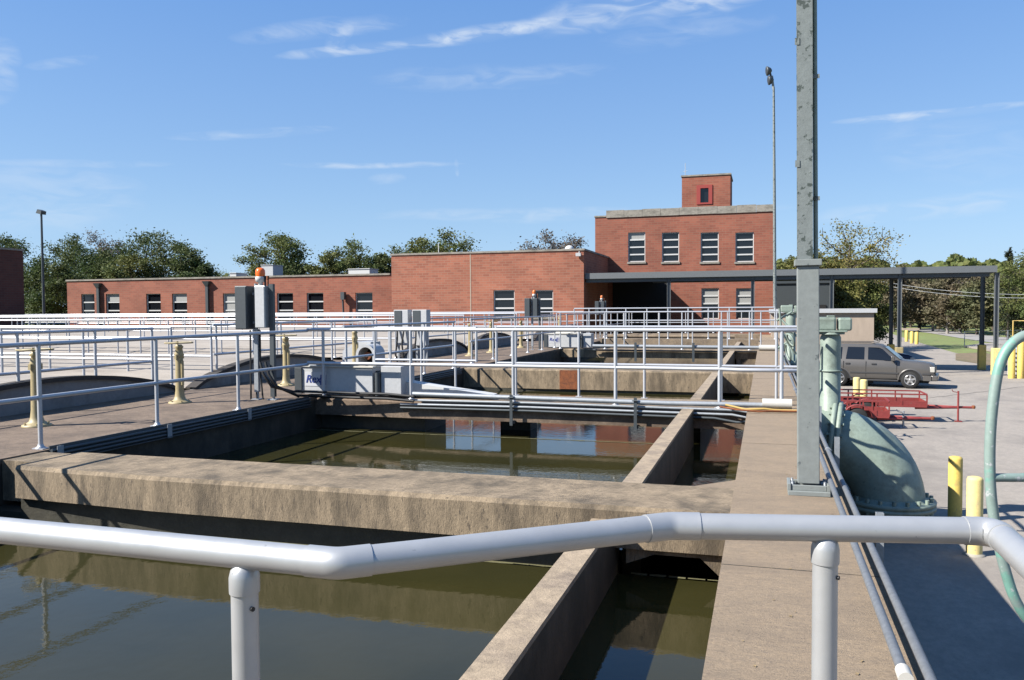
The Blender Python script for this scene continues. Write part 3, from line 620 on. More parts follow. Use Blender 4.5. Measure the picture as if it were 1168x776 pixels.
# rails on the left deck, west side and around the reservoir catwalks
XW = -9.98
railing('white railing beside the first vaulted roof', [(XW, 4), (XW, 11.7)], [(XW+.02, y) for y in (5.6, 7.3, 9.0, 10.4, 11.65)], zt=1.12)
wide = [-60+1.85*i for i in range(28)]
def cat(y, z0, label, x1=XW): railing(label, [(-60, y), (x1, y)], [(x, y) for x in span(-60, x1, 1.9)], zt=1.12, z0=z0, group='white railings across the reservoir roofs')
for y, z0, lb in [(12.15, 0, 'white railing across the reservoir roofs, nearest row, in the valley after the first vault'), (13.25, 0, 'white railing across the reservoir roofs, second row, just behind the nearest'),
        (20.2, .05, 'white railing across the reservoir roofs, third row from the camera'), (21.4, .05, 'white railing across the reservoir roofs, fourth row, between second and third vault'),
        (27.0, .1, 'white railing across the reservoir roofs, fifth row from the camera'), (33.4, .12, 'white railing across the reservoir roofs, sixth row'), (34.8, .14, 'white railing across the reservoir roofs, seventh row, third from the low brick wing'),
        (41.3, .16, 'white railing across the reservoir roofs, second row from the low brick wing'), (46.8, .16, 'white railing nearest the low brick wing, last row')]: cat(y, z0, lb)
for a, b, lb in [(13.3, 20.1, 'white railing running back beside the second vaulted roof'), (21.45, 33.3, 'white railing running back beside the third and fourth vaulted roofs'), (34.9, 46.7, 'white railing running back beside the farthest vaulted roofs')]:
    railing(lb, [(XW, a), (XW, b)], [(XW, y) for y in span(a+.1, b-.1, 1.9)], z0=.03)
for a, b, lb, zz in [(13.1, 18.6, 'white railing on the deck edge between the first bridge and second cross wall', 0), (19.7, 28.6, 'white railing on the deck edge running to the second bridge', .05), (30.3, 45.5, 'white railing on the far deck edge beyond the second bridge', .1)]:
    railing(lb, [(XL, a), (XL, b)], [(XL, y) for y in span(a+.1, b-.1, 1.8)], z0=zz)
railing('white railing on the near side of the second bridge', [(XL, 28.9), (.45, 28.9)], [(X(u, 28.9), 28.9) for u in (587, 639, 690, 735, 778, 823, 855, 886)], zt=1.30, zm=.75, z0=0)
railing('white railing on the far side of the second bridge', [(XL+1.2, 30.2), (.3, 30.2)], [(X(u, 30.2), 30.2) for u in (635, 672, 712, 752, 790, 830, 868)], zt=1.30, zm=.78, z0=0)
railing('white railing farthest back on the basins', [(X(655, 36.5), 36.5), (X(884, 36.5), 36.5)], [(X(u, 36.5), 36.5) for u in (655, 672, 692, 714, 738, 762, 785, 808, 832, 858, 884)], zt=1.34, zm=.80, z0=.1, r=.03)
railing('white railing at the end slab of the basins', [(XL, 45.6), (.4, 45.6)], [(x, 45.6) for x in span(-7, .3, 1.5)], zt=1.15, z0=.1)
# ---- foreground hand rail
ZR = 1.05; RR = .0208
fp = [onz(-80, 597, ZR), onz(385, 643, ZR), onz(765, 600, ZR), onz(1135, 606, ZR), onz(1225, 655, ZR)]
fp[0] = fp[1]+(onz(0, 605, ZR)-fp[1])*1.6; fp[4] = fp[3]+(onz(1172, 640, ZR)-fp[3]).normalized()*.32
t = thing('handrail', 'thick silver handrail with mitred bends crossing the foreground', 'handrail', (fp[1].x, fp[1].y, 0))
def mitre(g, a, b, c, r, ang=.05):
    g.pipe([a.lerp(b, 1-ang/(b-a).length), b, b.lerp(c, ang/(c-b).length)], r, 28)
for i in range(4):
    a, b = fp[i], fp[i+1]; d = (b-a).normalized(); A = a+d*(.04 if i > 0 else 0); Bq = b-d*(.04 if i < 3 else 0)
    g = MB(); g.pipe([A, Bq], RR, 28); g.build('rail', 'alu', t)
for i in (1, 2, 3):
    g = MB(); d1 = (fp[i-1]-fp[i]).normalized(); d2 = (fp[i+1]-fp[i]).normalized()
    a = fp[i]+d1*.046; c = fp[i]+d2*.046; pts = [a]+arc_pts(a, fp[i], c, .036 if i == 3 else .012, 6)+[c]; g.pipe(pts, RR+.0014, 28); g.build('elbow_fitting', 'alu', t)
for u in (278, 942):
    tt = [i/200 for i in range(201)]; best = None
    for i in range(4):
        for k in tt:
            p = fp[i].lerp(fp[i+1], k); q = p-EYE; uu = CX+F*q.dot(RT)/q.dot(FW)
            if best is None or abs(uu-u) < best[0]: best = (abs(uu-u), p, (fp[i+1]-fp[i]).normalized())
    p, d = best[1], best[2]
    g = MB(); g.pipe([(p.x, p.y, 0), (p.x, p.y, ZR-.045)], RR*.93, 28); po = g.build('post', 'alu', t)
    g = MB(); g.lathe([(RR*1.03, -.055), (RR*1.045, -.05), (RR*1.045, -.032), (RR*.93, -.022), (RR*.7, -.014), (RR*.3, -.01)], (p.x, p.y, ZR), 28); g.build('post_collar', 'alu', po)
    s = Vector((.9, -.43, 0)).normalized(); g = MB(); g.lathe([(.0035, 0), (.0035, .004)], (p.x+s.x*RR*.9, p.y+s.y*RR*.9, ZR-.075), 8, axis=s); g.build('set_screw', 'black', po)
    g = MB(); g.lathe([(.055, 0), (.055, .01), (.03, .02), (.026, .05)], (p.x, p.y, 0), 20); g.build('base_flange', 'alu', po)
g = MB()
# ================================================================== tall column and lamps
px, py = .325, 6.62
t = thing('steel_column', 'tall weathered grey green steel column rising out of frame from the walkway edge', 'column', (px, py, 0))
zc = Z(920, 301, py); tw, fl = .078, .064
g = MB(); g.box(px-tw, py-.07, .08, px+tw, py+.07, zc-.02, .006); g.build('lower_column', 'colp2', t)
g = MB(); g.box(px-tw-.018, py-.09, zc-.018, px+tw+.018, py+.09, zc+.03, .004); g.build('collar_plate', 'colp2', t)
g = MB(); g.box(px-tw+.004, py-.07, zc+.031, px+.034, py-.058, 5.2); g.box(px-.02, py-.0579, zc+.031, px-.01, py+.058, 5.2); g.box(px-tw+.004, py+.0581, zc+.031, px+.034, py+.07, 5.2); g.build('upper_beam', 'colp', t)
g = MB(); g.pipe([(px+.056, py-.02, zc+.031), (px+.048, py-.02, 5.2)], .017, 10); g.build('conduit', 'green', t)
for zz in (2.2, 3.1, 3.9):
    g = MB(); g.box(px+.03, py-.045, zz, px+.084, py-.038, zz+.03); g.box(px-tw-.012, py-.075, zz+.25, px-tw+.02, py-.0705, zz+.3); g.build('clip', 'colp', t)
g = MB(); g.box(px-.15, py-.14, .0, px+.15, py+.14, .035, .004)
for a in (-1, 1): g.box(px+a*.14-.012, py-.12, .0351, px+a*.14+.012, py+.12, .085, .003); g.box(px-.125, py+a*.1-.01, .0352, px+.125, py+a*.1+.01, .075, .003)
b = g.build('base_plate', 'colp2', t)
for a in (-1, 1):
    for c in (-1, 1):
        g = MB(); g.lathe([(.022, 0), (.022, .03), (.009, .031), (.009, .06)], (px+a*.115, py+c*.06, .036), 6); g.build('anchor_bolt', 'galv', b)
t.rotation_euler = (0, radians(-.5), 0)
# right lamp pole
lx = X(884.5, 44); t = thing('lamp_post', 'tall thin grey green lamp post with paired heads beside the two storey building', 'lamp post', (lx, 44, lotz(44)))
zl_ = Z(883, 100, 44); tx = X(882.5, 44, 100)
g = MB(); g.pipe([(lx, 44, lotz(44)), ((lx+tx)/2, 44, zl_/2), (tx, 44, zl_)], [.09, .075, .055], 10); g.build('pole', 'colp', t)
zA = Z(878, 87, 44); xA = X(878, 44, 87)
g = MB(); g.pipe([(tx, 44, zl_-.1), (tx-.05, 44, zl_+.25), (xA+.1, 44, zA)], .06, 8); g.build('arm', 'colp2', t)
g = MB(); g.pipe([(xA+.12, 44, zA-.25), (xA-.02, 44, zA+.3)], .05, 8); g.build('head_bracket', 'darksteel', t)
for dx, dz, dy in ((-.06, .26, -.02), (.03, -.2, .02)):
    g = MB(); g.lathe([(.05, -.16), (.14, -.1), (.23, .04), (.23, .1), (.2, .11)], (xA+dx, 44+dy, zA+dz), 14, axis=(-.9, -.2, -.1)); h = g.build('lamp_head', 'darksteel', t)
    g = MB(); g.lathe([(.19, .111), (.15, .125)], (xA+dx, 44+dy, zA+dz), 14, axis=(-.9, -.2, -.1)); g.build('lens', 'plastic', h)
# left lamp pole
lx = X(50, 47); t = thing('lamp_post', 'thin dark lamp post with one small head, left in front of dark trees', 'lamp post', (lx, 47, -.1))
zl_ = Z(49, 243, 47); g = MB(); g.pipe([(lx, 47, -.1), (lx, 47, zl_)], [.1, .07], 8); g.build('pole', 'darksteel', t)
g = MB(); g.add([(lx-.3, 46.8, zl_-.02), (lx+.15, 46.8, zl_-.12), (lx+.2, 46.8, zl_+.12), (lx-.15, 46.8, zl_+.25), (lx-.3, 47.25, zl_-.02), (lx+.15, 47.25, zl_-.12), (lx+.2, 47.25, zl_+.12), (lx-.15, 47.25, zl_+.25)], [(0, 1, 2, 3), (7, 6, 5, 4), (0, 4, 5, 1), (1, 5, 6, 2), (2, 6, 7, 3), (3, 7, 4, 0)]); g.build('lamp_head', 'darksteel', t)
# ================================================================== valve stands
def valve_stand(x, y, h, label, z0=0, wheel=True, sc=1.):
    t = thing('valve_stand', label, 'valve stand', (x, y, z0), 'tan valve stands along the side deck', local=True)
    g = MB(); g.lathe([(.17, 0), (.17, .018), (.13, .03), (.088, .06), (.072, .11), (.062, .2), (.056, h-.28), (.06, h-.2)], n=18); g.build('pedestal', 'tan', t)
    g = MB(); g.lathe([(.06, h-.2), (.075, h-.17), (.06, h-.12), (.05, h-.06), (.07, h-.04), (.04, h)], n=12); g.box(-.02, -.09, h-.22, .02, .09, h-.15); g.build('gear_head', 'tan', t)
    g = MB(); g.pipe([(.068, -.02, h-.62), (.068, -.02, h-.25)], .02, 8); g.pipe([(.085, -.02, h-.62), (.085, -.02, h-.25)], .012, 6); g.build('position_indicator', 'tan', t)
    if wheel:
        g = MB(); g.pipe([(-.03, 0, h), (-.03, 0, h+.05)], .018, 6); g.pipe([(-.21, -.02, h+.02), (.22, .02, h+.035)], .012, 6); g.pipe([(-.02, -.2, h+.02), (.02, .2, h+.03)], .012, 6); g.torus((0, 0, h+.027), .2, .012, n=22, k=6); g.build('handwheel', 'rust' if wheel == 2 else 'tan', t)
    for k in range(6):
        a = k*pi/3+.3; g = MB(); g.lathe([(.013, 0), (.013, .022)], (.145*cos(a), .145*sin(a), .02), 6); g.build('bolt', 'tan', t)
    return t
def ysolve(u, x):
    y = 4.
    while y < 60 and X(u, y) < x: y += .02
    # u grows with y for x<0: find y where projected u reaches target
    y = 4.
    while y < 60:
        d = Vector((x, y, 1.2))-EYE; uu = CX+F*d.dot(RT)/d.dot(FW)
        if uu >= u: return y
        y += .02
    return y
for u, h, lb in [(38, .92, 'tan valve stand with flat handwheel nearest the camera on the left deck'), (203, .90, 'tan valve stand with handwheel, second from the camera, in front of the second light railing'),
                 (325, .92, 'tan valve stand just right of the control cabinets with orange beacon'), (404, .96, 'plain tan valve stand beside the grey arched chain guard'),
                 (536, 1.0, 'tan valve stand in front of the third vaulted roof end'), (560, 1.0, 'tan valve stand left of the fourth vaulted roof end'), (594, 1.0, 'tan valve stand near the second cabinet with orange beacon'),
                 (638, 1.05, 'distant tan valve stand between the second and third beacon cabinets')]:
    valve_stand(-8.6, ysolve(u, -8.6), h, lb, wheel=(0 if u == 404 else (2 if u in (536, 594) else 1)))
# ================================================================== cabinets with beacons
def beacon_cabinet(y, label, s=1., detail=True, u=None):
    bx = -7.95
    if u: y = ysolve(u, bx+.4)
    t = thing('beacon_cabinet', label, 'control cabinet', (bx, y, 0), 'control cabinets with orange beacons', local=True)
    for (a, b, nm) in ((0.16, .22, 'post'), (.40, .46, 'post')):
        g = MB(); z1 = 1.12 if a < .3 else 1.83
        z0 = .12 if a < .3 else .05; d = -.03; g.box(a, d, z0, b, d+.006, z1); g.box(a, d+.006, z0, a+.006, d+.05, z1); g.box(b-.006, d+.006, z0, b, d+.05, z1); p = g.build(nm, 'galv' if a < .3 else 'darksteel', t)
        g = MB(); g.box(a-.03, -.06, 0, b+.03, .06, .012); g.pipe([((a+b)/2, 0, 0), ((a+b)/2, 0, z0+.02)], .018, 8); g.build('foot', 'galv', p)
    g = MB(); g.box(-.02, -.16, 1.12, .155, .06, 1.80, .006); c = g.build('left_cabinet', 'darksteel', t)
    g = MB(); g.box(-.012, -.168, 1.13, .147, -.162, 1.79, .003); c2 = g.build('door', 'darksteel', c)
    g = MB(); g.box(.235, -.10, 1.14, .385, .10, 1.80, .006); c = g.build('right_cabinet', 'steel', t)
    g = MB(); g.box(.242, -.107, 1.15, .378, -.102, 1.79, .003); c2 = g.build('door', 'greyp', c)
    g = MB(); g.pipe([(.19, 0, 1.12), (.19, 0, 1.84)], .022, 8); g.box(.15, -.03, 1.2, .24, .03, 1.24); g.box(.15, -.03, 1.66, .24, .03, 1.7); g.build('bracket', 'galv', t)
    g = MB(); g.lathe([(.03, 1.80), (.03, 1.86), (.062, 1.87), (.066, 1.93), (.06, 1.95)], (.26, 0, 0), 16); bb_ = g.build('beacon_base', 'wframe', t)
    g = MB(); g.lathe([(.058, 1.951), (.062, 2.0), (.06, 2.05), (.04, 2.085), (.0, 2.092)], (.26, 0, 0), 16); g.build('beacon', 'orange', t)
    for dx in (.33, .37):
        g = MB(); g.pipe([(dx, 0, 1.801), (dx, 0, 1.93)], .012, 6); g.pipe([(dx, 0, 1.9), (dx, 0, 1.96)], .018, 6); g.build('cable_gland', 'rust' if dx > .35 else 'black', t)
    return t
cab = beacon_cabinet(0, 'large grey control cabinets on two posts with bright orange beacon, nearest the camera', u=303)
cab.scale = (1.22, 1.22, 1.0)
for u, lb in ((613, 'dark control cabinet with small orange beacon on post, second from the camera'), (689, 'dark control cabinet with small orange beacon on post, third, against the black canopy shade')):
    c = beacon_cabinet(0, lb, u=u); c.scale = (1.1, 1.1, 1.0)
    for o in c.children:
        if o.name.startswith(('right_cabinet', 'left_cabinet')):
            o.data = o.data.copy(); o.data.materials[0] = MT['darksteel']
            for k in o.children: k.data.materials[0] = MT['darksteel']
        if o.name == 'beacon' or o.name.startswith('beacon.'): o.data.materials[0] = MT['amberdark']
CABY = cab.location.y
# pair of plain grey cabinets in the distance
for u0, lb in ((449, 'plain grey cabinet on legs, left of a pair behind the short railing loop'), (470, 'plain grey cabinet on legs, right of a pair behind the short railing loop')):
    Y = 20.6; x = X(u0, Y); t = thing('equipment_cabinet', lb, 'cabinet', (x, Y, 0), 'pair of plain grey cabinets', local=True)
    g = MB(); g.box(0, 0, .95, .42, .28, 1.42, .01); c = g.build('cabinet_body', 'greyp', t)
    g = MB(); g.box(.02, -.012, .97, .24, -.001, 1.40, .004); g.build('door', 'darksteel', c)
    g = MB(); g.box(.05, .05, .45, .38, .25, .9, .01); g.build('lower_box', 'greyp', t)
    for a in (.06, .34): g = MB(); g.box(a, .1, 0, a+.05, .15, .949); g.build('leg', 'galv', t)
    g = MB(); g.pipe([(.1, .02, .95), (.12, -.05, .6), (.05, -.02, .2), (.1, 0, 0)], .025, 6); g.pipe([(.3, .02, .95), (.26, -.06, .5), (.3, -.02, 0)], .025, 6); g.build('cable', 'black', t)
# ================================================================== drive boxes
def text_mesh(txt, size, parent, m, loc, name='lettering', shear=.25, ext=.002, rot=(pi/2, 0, 0)):
    cu = bpy.data.curves.new('txt', 'FONT'); cu.body = txt; cu.size = size; cu.extrude = ext; cu.shear = shear; cu.offset = size*.02
    o = bpy.data.objects.new('txt', cu); COL.objects.link(o); dg = bpy.context.evaluated_depsgraph_get(); me = bpy.data.meshes.new_from_object(o.evaluated_get(dg)); bpy.data.objects.remove(o)
    me.materials.clear(); me.materials.append(MT[m]); q = bpy.data.objects.new(name, me); COL.objects.link(q); q.parent = parent; q.location = loc; q.rotation_euler = rot; return q
def drive_box(xl, y, xr, x2l, x2r, zt, label, letters=True):
    t = thing('drive_box', label, 'machine housing', (xl, y, 0), 'grey drive housings on the bridges', local=True)
    w = xr-xl; d = .55; zb = .04
    g = MB(); g.box(0, 0, zb, w, d, zt-.05, .008); g.build('housing', 'greyp', t)
    g = MB(); g.box(-.02, -.02, zt-.048, w+.02, d+.02, zt-.02, .004); g.pipe([(w*.28, .12, zt), (w*1.02, .12, zt)], .035, 8); g.box(w*.25, .03, zt-.018, w*.9, .3, zt+.01, .006); g.build('lid', 'pvc', t)
    g = MB(); g.box(-.02, -.028, zb, .11, .0-.002, zt-.06, .004); g.build('end_flange', 'darksteel', t)
    g = MB(); g.box(x2l-xl, .02, zb, x2r-xl, d, zt-.02, .006); g.build('end_housing', 'greyp', t)
    g = MB(); g.box(w+.01, .1, zb, x2l-xl-.01, d-.1, zt-.1); g.pipe([(w+.09, .0, zb), (w+.09, .0, zt-.12)], .045, 8); g.build('coupling', 'darksteel', t)
    if letters:
        g = MB(); g.box(.16, -.006, zt-.36, .56, -.001, zt-.13); s = g.build('sticker', 'plate', t)
        text_mesh('Rex', .175, s, 'blue', (.175, -.009, zt-.30))
        g = MB()
        for k, wd in enumerate((.022, .016, .011, .007)):
            x = .44+k*.034; g.add([(x, -.009, zt-.34), (x+wd, -.009, zt-.34), (x+wd+.01, -.009, zt-.17), (x+.01, -.009, zt-.17)], [(0, 1, 2, 3)])
        g.build('stripes', 'blue', s)
    return t
YX = 12.0
drive_box(X(337, YX), YX, X(424, YX), X(433, YX), X(456, YX), .53, 'pale grey drive housing with blue lettering on the first bridge, nearest')
y2 = 29.1; drive_box(X(621, y2), y2, X(661, y2), X(665, y2), X(674, y2), .56, 'pale grey drive housing on the second bridge, half in shadow', letters=True)
# white sloping trough
x0, x1 = X(458, 12.3), X(562, 12.3)
g = MB(); g.add([(x0, 12.2, .03), (x1, 12.2, .02), (x1, 12.2, .07), (x0, 12.2, .27), (x0, 12.5, .03), (x1, 12.5, .02), (x1, 12.5, .07), (x0, 12.5, .27)], [(0, 1, 2, 3), (7, 6, 5, 4), (0, 4, 5, 1), (1, 5, 6, 2), (2, 6, 7, 3), (3, 7, 4, 0)])
tag(g.build('shaft_cover', 'wframe'), 'white tapering shaft cover lying on the first bridge, right of the lettered drive box', 'shaft cover')
# chain guards
Yg = 16.2
def arch(cx, zc, r, zb, k=14): return [(cx-r, zb)]+[(cx-r*cos(pi*i/k), zc+r*sin(pi*i/k)) for i in range(k+1)]+[(cx+r, zb)]
t = thing('chain_guard', 'grey chain guard with arched opening showing a rusty sprocket', 'chain guard', (X(412, Yg), Yg, 0))
cx = X(416, Yg); r_ = .23; zc = .44
out = arch(cx, zc, r_, 0); inn = arch(cx, zc, r_-.06, 0); n_ = len(out)
g = MB(); vs = [(p[0], Yg, p[1]) for p in out]+[(p[0], Yg, p[1]) for p in inn]+[(p[0], Yg+.5, p[1]) for p in out]+[(p[0], Yg+.5, p[1]) for p in inn]
fs = []
for i in range(n_-1): fs += [(i, i+1, n_+i+1, n_+i), (i, 2*n_+i, 2*n_+i+1, i+1), (n_+i, n_+i+1, 3*n_+i+1, 3*n_+i)]
g.add(vs, fs); g.build('arched_guard', 'greyp', t)
g = MB(); g.prism([(p[0], p[1]) for p in inn], Yg+.42, Yg+.44); g.build('back_plate', 'dark', t)
g = MB(); g.lathe([(.085, 0), (.085, .04), (.04, .041), (.04, .12)], (cx, Yg+.1, zc-.02), 14, axis=(0, 1, 0)); g.build('sprocket', 'rust', t)
g = MB(); x0 = X(384, Yg+.3); g.prism([(x0, 0), (x0+.72, 0), (x0+.72, .70), (x0+.35, .70), (x0+.02, .50)], Yg+.51, Yg+1.0); g.build('motor_cover', 'greyp', t)
# ================================================================== pipes on the bridges
def tube(name, label, cat, pts, r, m, group=None, n=10):
    g = MB(); g.pipe(pts, r, n); return tag(g.build(name, m), label, cat, group)
def bez(p0, p1, p2, k=8): return [Vector(p0).lerp(Vector(p1), i/k).lerp(Vector(p1).lerp(Vector(p2), i/k), i/k) for i in range(k+1)]
tube('water_pipe', 'grey white pipe running the length of the first bridge on its near side', 'pipe', [(X(470, 11.76), 11.76, .11), (X(760, 11.76), 11.76, .07), (X(873, 11.76), 11.76, .08)], .035, 'galv')
tube('pipe_sleeve', 'thick off white pipe sleeve at the right end of the first bridge', 'pipe', [(X(870, 11.7), 11.7, .11), (X(904, 11.7), 11.7, .11)], .07, 'pvc')
for k, (z, lb) in enumerate(((.02, 'upper thin grey conduit clipped to the first bridge beam'), (-.045, 'middle thin grey conduit clipped to the first bridge beam'), (-.10, 'lowest thin dark conduit clipped to the first bridge beam'))):
    x1 = [X(840, 11.72), X(835, 11.72), X(815, 11.72)][k]
    tube('conduit', lb, 'conduit', [(X(455, 11.74), 11.76, z-.01), (X(600, 11.76), 11.76, z), (x1, 11.76, z-.02), (x1+.3, 11.7, z-.06), (.62, 11.7, -.05-.0*k+z*.4)], .018, 'galv' if k < 2 else 'darksteel', 'conduits along the first bridge')
tube('air_hose', 'yellow hose lying over the conduits at the right end of the first bridge', 'hose', [(X(828, 11.7), 11.68, .08), (X(850, 11.6), 11.62, .03), (X(872, 11.6), 11.58, .05), (X(884, 11.6), 11.64, .03), (.5, 11.62, .03)], .016, 'hose')
tube('air_hose', 'rusty brown hose looped beside the yellow hose on the walkway', 'hose', [(X(822, 11.7), 11.60, .06), (X(840, 11.5), 11.5, .04), (X(866, 11.5), 11.42, .03), (X(880, 11.4), 11.52, .03), (.55, 11.5, .04)], .013, 'rust')
for u in (583, 725):
    x = X(u, 11.74); g = MB(); g.box(x-.022, 11.70, -.32, x+.022, 11.718, .14); g.box(x-.03, 11.7181, -.3, x+.03, 11.815, -.25); g.pipe([(x-.04, 11.69, .1), (x+.04, 11.69, .1)], .01, 6); tag(g.build('pipe_bracket', 'darksteel'), 'dark steel strut bracket holding pipes to the first bridge, '+('under the second tall railing post' if u == 583 else 'right of the middle railing post'), 'bracket')
# cables from the nearest cabinet
for k, (lb, dz) in enumerate((('upper black cable sweeping from the nearest control cabinet along the bridge', .05), ('lower black cable sweeping from the nearest control cabinet along the bridge', -.02), )):
    cxp = X(295+6*k, CABY-.1); tube('power_cable', lb, 'cable', [(cxp, CABY-.08, .6), (cxp+.06, CABY-.1, .42), (cxp+.2, CABY-.08, .22), (cxp+.4, 11.6, .06+dz), (X(336, 11.7), 11.72, .06+dz), (X(400, 11.7), 11.72, .05+dz), (X(440, 11.7), 11.72, .05+dz), (X(470, 11.7), 11.73, .02+dz)], .022, 'black')
for k in range(3):
    x = cab.location.x+.1+.09*k; tube('cable_drop', ('left', 'middle', 'right')[k]+' short black cable hanging below the nearest control cabinet to the deck', 'cable', [(x, CABY+.02, 1.1), (x+.01, CABY, .4), (x+.02+.02*k, CABY-.02, .0)], .014, 'black')
# cable tray along the left deck edge
def tray(y0, y1, label):
    t = thing('cable_tray', label, 'cable tray', (-6.95, y0, 0)); g = MB(); g.box(-6.998, y0, -.13, -6.985, y1, .035); g.box(-6.984, y0, -.13, -6.93, y1, -.12); g.build('tray', 'darksteel', t)
    for k in range(3):
        g = MB(); g.pipe([(-6.962, y0, -.095+.042*k), (-6.962, y1, -.095+.042*k)], .018, 8); g.build('conduit', 'darksteel', t)
    for y in (8.39, 10.03, 6.75):
        if y0 < y < y1: g = MB(); g.box(-6.984, y-.04, -.135, -6.93, y+.04, -.131); g.box(-6.942, y-.04, -.13, -6.935, y+.04, .03); g.build('clamp', 'galv', t)
tray(6.66, 11.7, 'dark grey cable tray with conduits along the left deck edge above the second basin')
tray(13.1, 18.6, 'grey cable tray along the deck edge beyond the first bridge')
# second bridge pipes
tube('water_pipe', 'long grey pipe along the near side of the second bridge', 'pipe', [(X(676, 28.6), 28.6, .12), (.1, 28.6, .1)], .06, 'galv')
tube('water_pipe', 'off white pipe piece at the right end of the second bridge', 'pipe', [(X(866, 28.5), 28.5, .1), (X(886, 28.5), 28.5, .1)], .1, 'pvc')
tube('conduit', 'dark conduit under the grey pipe on the second bridge', 'conduit', [(X(676, 28.7), 28.7, -.03), (.1, 28.7, -.05)], .03, 'darksteel')
for u in (725, 791): x = X(u, 28.55); g = MB(); g.box(x-.04, 28.5, -.4, x+.04, 28.53, .25); tag(g.build('pipe_bracket', 'darksteel'), 'dark steel strut bracket on the second bridge, '+('left one' if u == 725 else 'right one'), 'bracket')
tube('scum_pipe', 'brown rusty pipe lying across the far walkway before the brick building', 'pipe', [(X(690, 38), 38, .15), (X(838, 38), 38, .15)], .09, 'conc')
# ================================================================== conduits on the walkway edge
for lb, uv, uv2, z, r in (('grey conduit along the outer walkway edge, inner one', (1031, 776), (978, 625), .10, .020), ('grey conduit along the outer walkway edge, outer one', (1064, 790), (1003, 639), .04, .021)):
    a = onz(*uv, z); b = onz(*uv2, z); x = (a.x+b.x)/2; y0 = 3.15 if uv[0] == 1031 else 2.2
    t = thing('walkway_conduit', lb, 'conduit', (x, y0, z)); g = MB(); g.pipe([(x, y0, z), (x, 26, z)], r, 12); g.build('pipe', 'condp', t)
    for y in (5.35, 8.4, 11.0, 14, 17): g = MB(); g.pipe([(x, y-.02, z), (x, y+.02, z)], r+.007, 12); g.box(x-.035, y-.01, z-.006, x+.035, y+.01, z+.006); g.build('clamp', 'galv', t)
    if uv[0] == 1031: g = MB(); g.pipe([(x, y0-.03, z), (x, y0+.05, z)], r+.006, 14); g.build('end_coupling', 'pvc', t)
for i, y in enumerate((5.35, 8.4, 11.0, 14.)):
    g = MB(); x = .668; g.box(x-.022, y-.02, -.25, x-.016, y+.02, .17); g.box(x-.0159, y-.02, -.25, x+.022, y-.016, .17); g.box(x-.0159, y+.016, -.25, x+.022, y+.02, .17); g.box(x+.010, y-.0159, -.25, x+.022, y-.008, .17); g.box(x-.07, y-.018, -.2, x-.009, y+.018, -.16)
    tag(g.build('strut_channel', 'galv'), ('slotted upright strut clipping the walkway conduits, '+('nearest, behind the silver handrail', 'second, beside the green elbow', 'third, by the green valve operator', 'fourth and farthest')[i]), 'strut')
# ================================================================== green pipework
def elbow(y0, label, detail=True):
    cx_, zz = .93, -1.46; Rb = .84; r = .5
    t = thing('pipe_elbow', label, 'pipe', (cx_+Rb, y0, lotz(y0)))
    g = MB(); pts = [(cx_+Rb, y0, lotz(y0)+.0), (cx_+Rb, y0, zz)]+[(cx_+Rb*cos(a), y0+.12*sin(a), zz+Rb*sin(a)) for a in [pi/2*i/14 for i in range(1, 15)]]+[(.62, y0+.13, zz+Rb)]
    g.pipe(pts, r, 36, cap=True); g.build('elbow', 'green', t)
    # base flange pair
    g = MB(); zf = lotz(y0)+.36; g.lathe([(r, 0), (.64, .005), (.64, .055), (.62, .06), (.62, .07), (.64, .075), (.64, .125), (r+.02, .13), (r, .17)], (cx_+Rb, y0, zf), 40); f = g.build('base_flange', 'green', t)
    for k in range(20):
        a = 2*pi*k/20; g = MB(); g.lathe([(.028, -.05), (.028, .2)], (cx_+Rb+.575*cos(a), y0+.575*sin(a), zf-.01), 6); g.build('flange_bolt', 'green', f)
    # tilted flange high on the elbow
    a = radians(84); c = Vector((cx_+Rb*cos(a), y0+.12*sin(a), zz+Rb*sin(a))); ax = Vector((-sin(a), .1, cos(a))).normalized()
    g = MB(); g.lathe([(r, -.09), (.62, -.065), (.62, -.012), (.6, -.01), (.6, .01), (.62, .012), (.62, .065), (r, .09)], c, 40, axis=ax); f = g.build('joint_flange', 'green', t)
    q = ax.to_track_quat('Z', 'Y')
    for k in range(20):
        b = 2*pi*k/20; p = c+q @ Vector((.56*cos(b), .56*sin(b), 0)); g = MB(); g.lathe([(.027, -.11), (.027, .11)], p, 6, axis=ax); g.build('flange_bolt', 'green', f)
    return t
elbow(13.25, 'large pale green pipe elbow with bolted flanges curving down beside the walkway')
elbow(28.5, 'second pale green pipe elbow farther along the walkway, mostly hidden behind the steel column')
def operator(x, y, z0, z1, label, gear='green'):
    t = thing('valve_operator', label, 'valve operator', (x, y, z0), 'pale green valve operators', local=True); h = z1-z0
    g = MB(); g.lathe([(.2, 0), (.2, .03), (.15, .04), (.148, h-.5), (.15, h-.32), (.12, h-.26), (.12, h-.24)], n=24); g.build('column', 'green', t)
    g = MB(); g.lathe([(.2, h-.27), (.2, h-.24), (.16, h-.235)], n=18); g.box(-.30, -.17, h-.22, .07, .17, h-.01, .035); g.box(-.24, -.2, h-.235, .22, .16, h-.21, .006); g.build('gear_box', 'green', t)
    g = MB(); g.box(.095, -.15, h-.215, .29, .15, h-.02, .03); g.box(-.05, -.12, h-.009, .05, .12, h+.012, .004); g.build('gear_cover', 'green', t)
    g = MB(); g.torus((0, 0, h*.53), .153, .016, n=24, k=6); g.build('clamp_band', 'green', t)
    for k in range(8):
        a = k*pi/4; g = MB(); g.lathe([(.018, 0), (.018, .06)], (.178*cos(a), .178*sin(a), .01), 6); g.build('bolt', 'green', t)
    return t
ox = ony(947, 430, 13.35).x
operator(ox, 13.35, Z(947, 492, 13.35), Z(947, 361, 13.35), 'pale green valve operator column with gear box, right of the near steel column')
